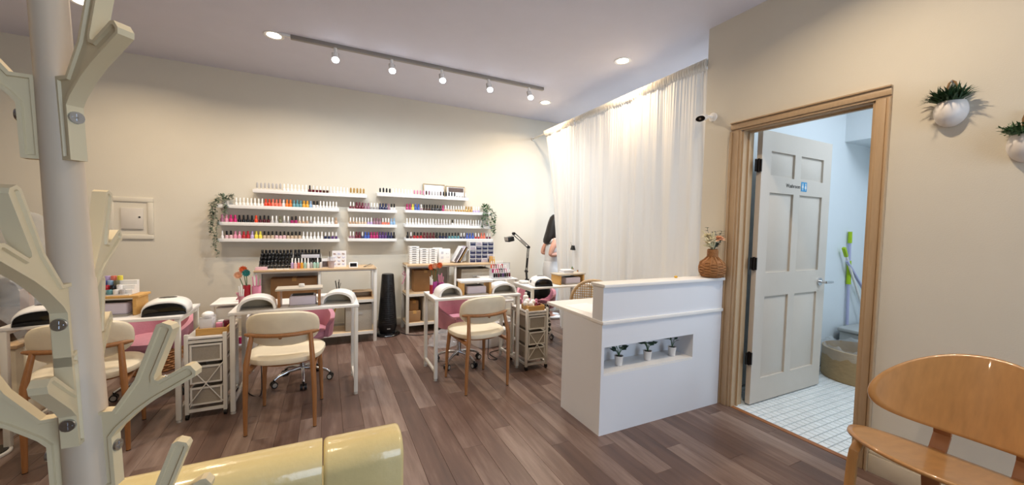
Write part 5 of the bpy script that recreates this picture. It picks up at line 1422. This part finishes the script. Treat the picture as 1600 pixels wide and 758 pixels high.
for sy in (-1, 1):
    y = sy*.115
    pts = [(-.02, y, .365), (.12, y, .345), (.22, y, .36), (.265, y, .42), (.262, y, .50), (.262, y, .60)]
    b = MB()
    for A, B in zip(pts[:-1], pts[1:]): b.bar(A, B, .055, .016, side=(1, 0, 0) if abs(A[2]-B[2]) > abs(A[0]-B[0]) else (0, 0, 1))
    b.build('back_support', 'ply_dark', t, bevel=.002)
    # front leg: bent strip rising from the floor and curving under the seat
    yl = sy*.27
    pr = [(-.17, 0), (-.155, .16), (-.14, .30), (-.125, .355), (-.09, .383), (-.03, .388), (.05, .375)]
    b = MB(); w = .036; th = .020
    L_ = []; n = len(pr)
    for i, (x, z) in enumerate(pr):
        a_ = V((pr[max(0, i-1)][0], 0, pr[max(0, i-1)][1])); c_ = V((pr[min(n-1, i+1)][0], 0, pr[min(n-1, i+1)][1])); d_ = (c_-a_).normalized(); nn = V((-d_.z, 0, d_.x))
        L_.append([b.bm.verts.new(V((x, yl+q[0], z))+nn*q[1]) for q in ((-w/2, -th/2), (w/2, -th/2), (w/2, th/2), (-w/2, th/2))])
    b.skinr(L_); b.build('front_leg', 'bent_ply', t, bevel=.003, smooth=30)
    b = MB(); pr = [(.27, 0), (.24, .16), (.21, .29), (.17, .335), (.08, .355)]; L_ = []; n = len(pr); yl = sy*.13; w = .06
    for i, (x, z) in enumerate(pr):
        a_ = V((pr[max(0, i-1)][0], 0, pr[max(0, i-1)][1])); c_ = V((pr[min(n-1, i+1)][0], 0, pr[min(n-1, i+1)][1])); d_ = (c_-a_).normalized(); nn = V((-d_.z, 0, d_.x))
        L_.append([b.bm.verts.new(V((x, yl+q[0], z))+nn*q[1]) for q in ((-w/2, -th/2), (w/2, -th/2), (w/2, th/2), (-w/2, th/2))])
    b.skinr(L_); b.build('rear_leg', 'ply_dark', t, bevel=.003, smooth=30)

# ================================================================== WALL PLANTERS
def planter(y, z, label, seed, blades, r=.056, fine=False):
    rnd = random.Random(seed)
    t = thing('wall_planter', label, 'planter', (XR, y, z))
    # half globe pot, flat against the wall, mouth cut at a slope
    b = MB(); n, m_ = 24, 12
    def pf(i, j, rr):
        th = pi*.22+(pi-pi*.22)*j/m_   # polar from top
        a = pi/2+pi*i/n
        return V((rr*1.0*sin(th)*cos(a)*1.25, rr*sin(th)*sin(a), rr*cos(th)*1.28))
    rows = [[b.bm.verts.new(pf(i, j, r)) for i in range(n+1)] for j in range(m_)]
    bot = b.bm.verts.new((0, 0, -r*1.28))
    for j in range(m_-1):
        for i in range(n): b.bm.faces.new((rows[j][i], rows[j][i+1], rows[j+1][i+1], rows[j+1][i]))
    for i in range(n): b.bm.faces.new((rows[-1][i], rows[-1][i+1], bot))
    b.build('pot', 'ceramic', t, thick=.005, smooth=70)
    b = MB(); zt = r*cos(pi*.22)*1.28-.012; vs = [b.bm.verts.new((pf(i, 0, r).x*1.1, pf(i, 0, r).y*1.1, zt)) for i in range(n+1)]; b.bm.faces.new(vs); b.build('soil', 'soil', t)
    b = MB(); b.tube([(-.01, .012, zt), (-.012, .016, zt+.07), (-.012, .010, .135), (-.012, 0, .145), (-.012, -.010, .135), (-.012, -.016, zt+.07), (-.01, -.012, zt)], .0045, 7); b.build('hanging_loop', 'rope', t)
    MB().cyl((-.022, 0, .140), (0, 0, .140), .004, n=8).build('wall_hook', 'steel_screw', t)
    g = MB()
    for k in range(blades):
        a = rnd.uniform(pi*.5, pi*1.5); e = rnd.uniform(.25, 1.25); l = rnd.uniform(.05, .095)*(1.0 if not fine else .75)
        p0 = V((-.035+.025*rnd.uniform(-1, 1), rnd.uniform(-.04, .04), zt)); d_ = V((cos(a)*cos(e), sin(a)*cos(e)*1.0+p0.y*6, sin(e))).normalized()
        p1 = p0+d_*l*.6; p2 = p0+d_*l+V((0, 0, -l*.25*cos(e)))
        for q in (p1, p2): q.x = min(q.x, -.004)
        s_ = d_.cross(V((0, 0, 1))).normalized()*(.0035 if not fine else .004)
        v = [g.bm.verts.new(q) for q in (p0-s_, p0+s_, p1+s_, p1-s_, p2)]
        g.bm.faces.new(v[:4]); g.bm.faces.new((v[3], v[2], v[4]))
        if fine:
            for q in range(3):
                pp = p0.lerp(p2, .4+.2*q); leaf_quad(g, pp, (rnd.uniform(-1, .2), rnd.uniform(-1, 1), rnd.uniform(-.2, 1)), (0, 0, 1), .018, .008)
    g.build('grass', 'grass_green' if not fine else 'leaf_mid', t, recalc=False)['kind'] = 'stuff'
planter(.738, 1.905, 'white half globe wall planter with spiky dark grass, nearest the door', 4, 260)
planter(.505, 1.705, 'white half globe wall planter with fern tuft at right frame edge', 7, 150, fine=True)

# ================================================================== WASHROOM THINGS
t = thing('round_tub', 'round brown tub lined with clear film on the white tiles', 'tub', (4.30, 1.63, .001))
R_ = .265
b = MB(); b.lathe([(R_*.97, 0), (R_, .01), (R_, .27), (R_-.012, .275), (R_-.014, .02), (.0, .018)], 40); b.build('tub', 'basin_brown', t, smooth=50)
rnd = random.Random(3); b = MB(); n = 60; rows = []
for k, (r, z) in enumerate(((R_-.03, .10), (R_-.022, .22), (R_-.014, .29), (R_+.004, .292), (R_+.007, .25), (R_+.012, .20))):
    rows.append([b.bm.verts.new(((r+.006*sin(i*2.1+k)+rnd.uniform(0, .004))*cos(2*pi*i/n), (r+.006*sin(i*2.1+k)+rnd.uniform(0, .004))*sin(2*pi*i/n), z+(.016*sin(i*.9+k)+.01*sin(i*2.3) if k in (2, 3, 5) else 0))) for i in range(n)])
b.skinr(rows, caps=False); b.build('film_liner', 'clear_film', t, smooth=60)
t = thing('storage_box', 'low pale grey lidded box behind the round tub', 'box', (4.83, 1.72, .001))
MB().box(-.22, .22, -.20, .20, 0, .33).build('body', 'grey_box', t, bevel=.012)
MB().box(-.235, .235, -.215, .215, .33, .37).build('lid', 'grey_box', t, bevel=.012, seg=3)
t = thing('mop', 'upright mop with lilac pole and lime grips in the washroom corner', 'mop', (4.82, 1.945, .371))
MB().cyl((0, 0, 0), (-.05, 0, .93), .013, n=12).build('pole', 'pole_lilac', t)
MB().cyl((-.045, 0, .84), (-.0505, 0, .955), .018, .017, n=14).build('top_grip', 'lime', t)
MB().cyl((-.022, 0, .42), (-.036, 0, .66), .020, .018, n=14).build('middle_grip', 'lime', t)
t = thing('broom', 'slanting broom with pale pole and lime joints beside the mop', 'broom', (4.98, 1.905, .371))
MB().cyl((.10, -.01, .05), (-.34, .02, .76), .011, n=12).build('pole', 'white_plastic', t)
MB().obox((-.335, .02, .75), (.03, .03, .11), (0, rad(-35), 0)).build('top_joint', 'lime', t, bevel=.006)
MB().bar((-.30, .015, .66), (.06, -.005, .33), .022, .016).build('brace', 'pole_lilac', t)
MB().obox((.055, -.005, .34), (.045, .03, .10), (0, rad(-45), 0)).build('lower_joint', 'lime', t, bevel=.006)

# ================================================================== PERSON behind the curtain
class Skel:
    def __init__(s): s.v = []; s.r = []; s.e = []
    def add(s, p, r, par=None):
        s.v.append(p); s.r.append(r if isinstance(r, tuple) else (r, r)); i = len(s.v)-1
        if par is not None: s.e.append((par, i))
        return i
    def chain(s, par, pts):
        for p, r in pts: par = s.add(p, r, par)
        return par
    def build(s, name, m, parent, sub=2):
        me = bpy.data.meshes.new(name); me.from_pydata(s.v, s.e, []); me.materials.append(MATS[m])
        o = bpy.data.objects.new(name, me); COL.objects.link(o); o.parent = parent
        md = o.modifiers.new('skin', 'SKIN'); md.use_smooth_shade = True
        if not me.skin_vertices: me.attributes.new('skin', 'FLOAT', 'POINT')
        sv = me.skin_vertices[0].data
        for i, r in enumerate(s.r): sv[i].radius = r; sv[i].use_root = (i == 0)
        o.modifiers.new('smooth', 'SUBSURF').levels = sub; o.modifiers['smooth'].render_levels = sub
        return o
t = thing('person', 'person with long dark hair in white standing behind the curtain edge', 'person', (2.885, 4.60, 0), rad(-14)); t.scale = (.97, .97, .97)
# faces +X (local); right side is -Y
S = Skel(); pel = S.add((0, 0, .74), (.10, .135))
chest = S.chain(pel, [((.0, 0, .86), (.085, .12)), ((.01, 0, 1.0), (.095, .135)), ((.02, 0, 1.11), (.085, .13))])
nk = S.chain(chest, [((.04, 0, 1.20), .05), ((.075, 0, 1.265), .047)])
hd_ = S.chain(nk, [((.10, 0, 1.33), (.078, .07)), ((.115, 0, 1.40), (.085, .074)), ((.11, 0, 1.45), (.06, .055))])
for sy in (-1, 1):
    sh = S.chain(chest, [((.015, sy*.155, 1.145), .050)])
    el = S.chain(sh, [((-.045, sy*.185, 1.05), .042), ((-.085, sy*.195, .945), .035)])
    wr = S.chain(el, [((.03, sy*.170, .955), .034), ((.185, sy*.11, .99), .024)])
    pl = S.chain(wr, [((.23, sy*.09, 1.005), (.016, .030)), ((.265, sy*.075, 1.01), (.014, .032))])
    for q in range(4):
        yy = sy*(.052+.016*q); ln = (.055, .068, .072, .06)[q]
        S.chain(pl, [((.285, yy, 1.012), .0085), ((.285+ln*.6, yy, 1.006), .008), ((.285+ln*.85, yy, .985), .007)])
    S.chain(wr, [((.225, sy*.055, 1.025), .0095), ((.262, sy*.035, 1.03), .0085)])
    hp = S.chain(pel, [((.0, sy*.075, .68), .088), ((.012, sy*.08, .40), .056), ((-.005, sy*.08, .22), .05), ((-.02, sy*.08, .065), .034)])
    S.chain(hp, [((.05, sy*.085, .032), (.032, .028)), ((.13, sy*.09, .025), (.035, .022))])
S.build('body', 'skin', t)
# clothes
S = Skel(); p0 = S.add((0, 0, .80), (.120, .152)); c = S.chain(p0, [((.0, 0, .87), (.098, .135)), ((.01, 0, 1.0), (.108, .148)), ((.02, 0, 1.10), (.098, .145)), ((.03, 0, 1.165), (.07, .11))])
for sy in (-1, 1): S.chain(c, [((.018, sy*.13, 1.15), .056), ((.008, sy*.152, 1.135), .052)])
S.build('top', 'white_cloth', t)
S = Skel(); p0 = S.add((0, 0, .90), (.105, .140)); hp0 = S.chain(p0, [((0, 0, .80), (.112, .146)), ((0, 0, .72), (.118, .152))])
for sy in (-1, 1): S.chain(hp0, [((.0, sy*.078, .62), .10), ((.01, sy*.08, .40), .078), ((-.0, sy*.08, .22), .074), ((-.012, sy*.08, .10), .072)])
S.build('trousers', 'white_cloth', t)
b = MB(); rows = []
for z, rx, ry, cx in ((1.535, .02, .02, .085), (1.525, .06, .055, .085), (1.49, .098, .09, .085), (1.43, .112, .102, .075), (1.36, .112, .108, .055), (1.28, .105, .112, .03), (1.22, .092, .108, .0), (1.16, .072, .10, -.035), (1.12, .05, .085, -.055), (1.095, .02, .05, -.06)):
    rows.append([b.bm.verts.new((cx-.025+.88*rx*cos(2*pi*i/24)*(1+.05*sin(i*3)), ry*sin(2*pi*i/24)*(1+.05*sin(i*5)), z)) for i in range(24)])
b.skinr(rows)
for k in range(26):
    a = 2*pi*k/26; x = .01+.09*cos(a); y = .105*sin(a)
    b.tube([(x*.85+.05, y*.9, 1.42), (x*.75+.02, y*1.05, 1.28), (x*.5+.0, y*1.1, 1.15), (x*.5-.01, y*1.02, 1.08+.03*sin(k*2))], [.012, .016, .014, .003], 6)
b.build('hair', 'hair', t)
for sy in (-1, 1):
    MB().ell((.178, sy*.030, 1.395), (.012, .014, .009), 10, 8).build('eye', 'white_plastic', t)
MB().ell((.195, 0, 1.365), (.016, .013, .022), 10, 8).build('nose', 'skin', t)
MB().ell((.182, 0, 1.328), (.012, .024, .007), 10, 6).build('mouth', 'pink_velvet', t)
for sy in (-1, 1):
    MB().ell((.06, sy*.08, .030), (.115, .045, .030), 14, 8).build('shoe', 'white_plastic', t)

# ================================================================== LEFT: WRAPPED FURNITURE, ROUND BASE
t = thing('wrapped_armchair', 'dark brown padded armchair on pale base wrapped in clear plastic, far left', 'armchair', (-2.10, 3.75, 0))
MB().box(-.42, .40, -.38, .38, 0, .49).build('base', 'cream_leather', t, bevel=.02)
MB().box(-.42, .41, -.39, .39, .49, .515).build('base_top', 'oak', t, bevel=.006)
MB().box(-.40, .36, -.32, .34, .515, .66).build('seat_cushion', 'dark_brown', t, bevel=.05, seg=4)
MB().box(-.40, .36, .16, .36, .66, .86).build('back_cushion', 'dark_brown', t, bevel=.05, seg=4)
MB().box(.33, .375, -.20, -.15, .515, .83).build('arm_post', 'oak_chair', t, bevel=.006)
MB().box(.33, .375, .25, .30, .515, .83).build('arm_post', 'oak_chair', t, bevel=.006)
b = MB(); rnd = random.Random(12)
def film(u, v):
    x = -.44+.86*u; y = -.34+.72*v
    z = .80+.16*min(1, v*2.2)+.04*sin(u*9+v*3)*sin(v*7)+.02*sin(u*23)+.02*sin(v*31+u*11)
    if v < .12: z -= (.12-v)*1.2
    if u > .9: z -= (u-.9)*1.6
    return V((x, y, z))
b.grid(film, 34, 26); b.build('plastic_cover', 'clear_film', t, thick=.002, smooth=30)
b = MB()
def film2(u, v):
    x = -.30+.68*u; y = .36+.05*sin(u*7)+.02*v; z = .95+.38*v+.03*sin(u*12+v*6)
    return V((x, y, z-.12*(1-sin(min(1, u*1.1)*pi))*v))
b.grid(film2, 24, 14); b.build('plastic_cover', 'clear_film', t, thick=.002, smooth=30)
t = thing('floor_stand', 'dark round stand foot with pale rim on floor, far left', 'stand', (-1.66, 3.02, 0))
MB().lathe([(.095, 0), (.10, .004), (.10, .014), (.094, .018)], 32).build('rim', 'white_plastic', t)
MB().lathe([(.088, .018), (.086, .022), (.0, .024)], 32).build('disc', 'black_gloss', t)
MB().cyl((0, 0, .022), (0, 0, .12), .012).build('stub', 'black_plastic', t)

# ================================================================== UNDER THE DESKS
t = thing('foot_bath', 'white plastic foot bath on the floor under right desk', 'foot bath', (1.60, 3.82, 0), rad(10))
b = MB()
def sq(z, k, n=32): return [b.bm.verts.new((.19*k*math.copysign(abs(cos(2*pi*i/n))**.6, cos(2*pi*i/n)), .15*k*math.copysign(abs(sin(2*pi*i/n))**.6, sin(2*pi*i/n)), z)) for i in range(n)]
b.skinr([sq(0, .86), sq(.015, .9), sq(.13, 1.0), sq(.17, 1.05), sq(.175, 1.03), sq(.165, .95), sq(.04, .84), sq(.035, .5)]); b.build('tub', 'white_plastic', t)
MB().tube([(-.20, -.05, .155), (-.225, 0, .16), (-.20, .05, .155)], .009, 8).build('handle', 'grey_plastic', t)
def bag(x, y, s, label, seed):
    rnd = random.Random(seed); b = MB(); n = 22; rows = []
    for z, k in ((0, .8), (.02, 1.0), (.10, .95), (.18, .7), (.23, .35), (.25, .15), (.29, .3)):
        rows.append([b.bm.verts.new((s*k*(1+.18*sin(i*1.9+z*20)+rnd.uniform(-.06, .06))*cos(2*pi*i/n)*.2, s*k*(1+.18*sin(i*2.7+z*9))*sin(2*pi*i/n)*.16, s*z*.9)) for i in range(n)])
    b.skinr(rows); o = b.build('plastic_bag', 'clear_film', loc=(x, y, .001), smooth=20)
    tag(o, label, 'bag'); return o
bag(-.93, 4.12, .95, 'crumpled clear plastic bag on the floor left of middle desk', 2)
bag(1.15, 3.95, .8, 'crumpled clear plastic bag under the right desk', 5)
t = thing('wicker_basket', 'brown wicker basket on floor under the left desk', 'basket', (-1.12, 4.18, 0)) if False else thing('wicker_basket', 'brown wicker basket on floor under the left desk', 'basket', (-1.36, 4.25, 0))
b = MB()
for k in range(11):
    z = .012+k*.021; r = .15+.02*k/11
    b.tube([((r+.005*cos(i*pi+k*pi))*1.25*cos(2*pi*i/32), (r+.005*cos(i*pi+k*pi))*sin(2*pi*i/32), z) for i in range(32)], .012, 6, closed=True)
b.lathe([(.145, .002), (.15, .01)], 24, sx=1.25); b.build('weave', 'rattan', t)
simple('pink_cloth', 'folded rose pink cloth on the shelf under left desk', 'cloth', MB().box(-.10, .10, -.05, .05, 0, .03).box(-.09, .095, -.045, .05, .03, .06), 'pink_velvet', (-1.28, 3.32, .582), rad(5), bevel=.012) if False else None
def cable(pts, label):
    b = MB(); sm = []
    for i in range(len(pts)-1):
        p0 = V(pts[max(0, i-1)]); p1 = V(pts[i]); p2 = V(pts[i+1]); p3 = V(pts[min(len(pts)-1, i+2)])
        for k in range(6):
            f = k/6; sm.append(.5*((2*p1)+(p2-p0)*f+(2*p0-5*p1+4*p2-p3)*f*f+(3*p1-p0-3*p2+p3)*f**3))
    sm.append(V(pts[-1])); o0 = V(pts[0]); b.tube([p-o0 for p in sm], .004, 7)
    o = b.build('cable', 'cable_black', loc=o0); tag(o, label, 'cable')
cable([(1.48, 3.43, .67), (1.47, 3.47, .40), (1.45, 3.44, .12), (1.43, 3.38, .006), (1.50, 3.33, .006), (1.50, 3.52, .006), (1.75, 3.60, .006)], 'black cable looping down behind the right desk to the floor')
cable([(-.46, 3.42, .67), (-.47, 3.50, .40), (-.45, 3.42, .15), (-.44, 3.30, .006), (-.52, 3.36, .006), (-.60, 3.60, .006)], 'black cable hanging behind left end of the middle desk')
cable([(.80, 4.58, .006), (.86, 4.47, .006), (1.0, 4.40, .006), (1.3, 4.42, .006)], 'black cable on floor from the tower fan past right unit')
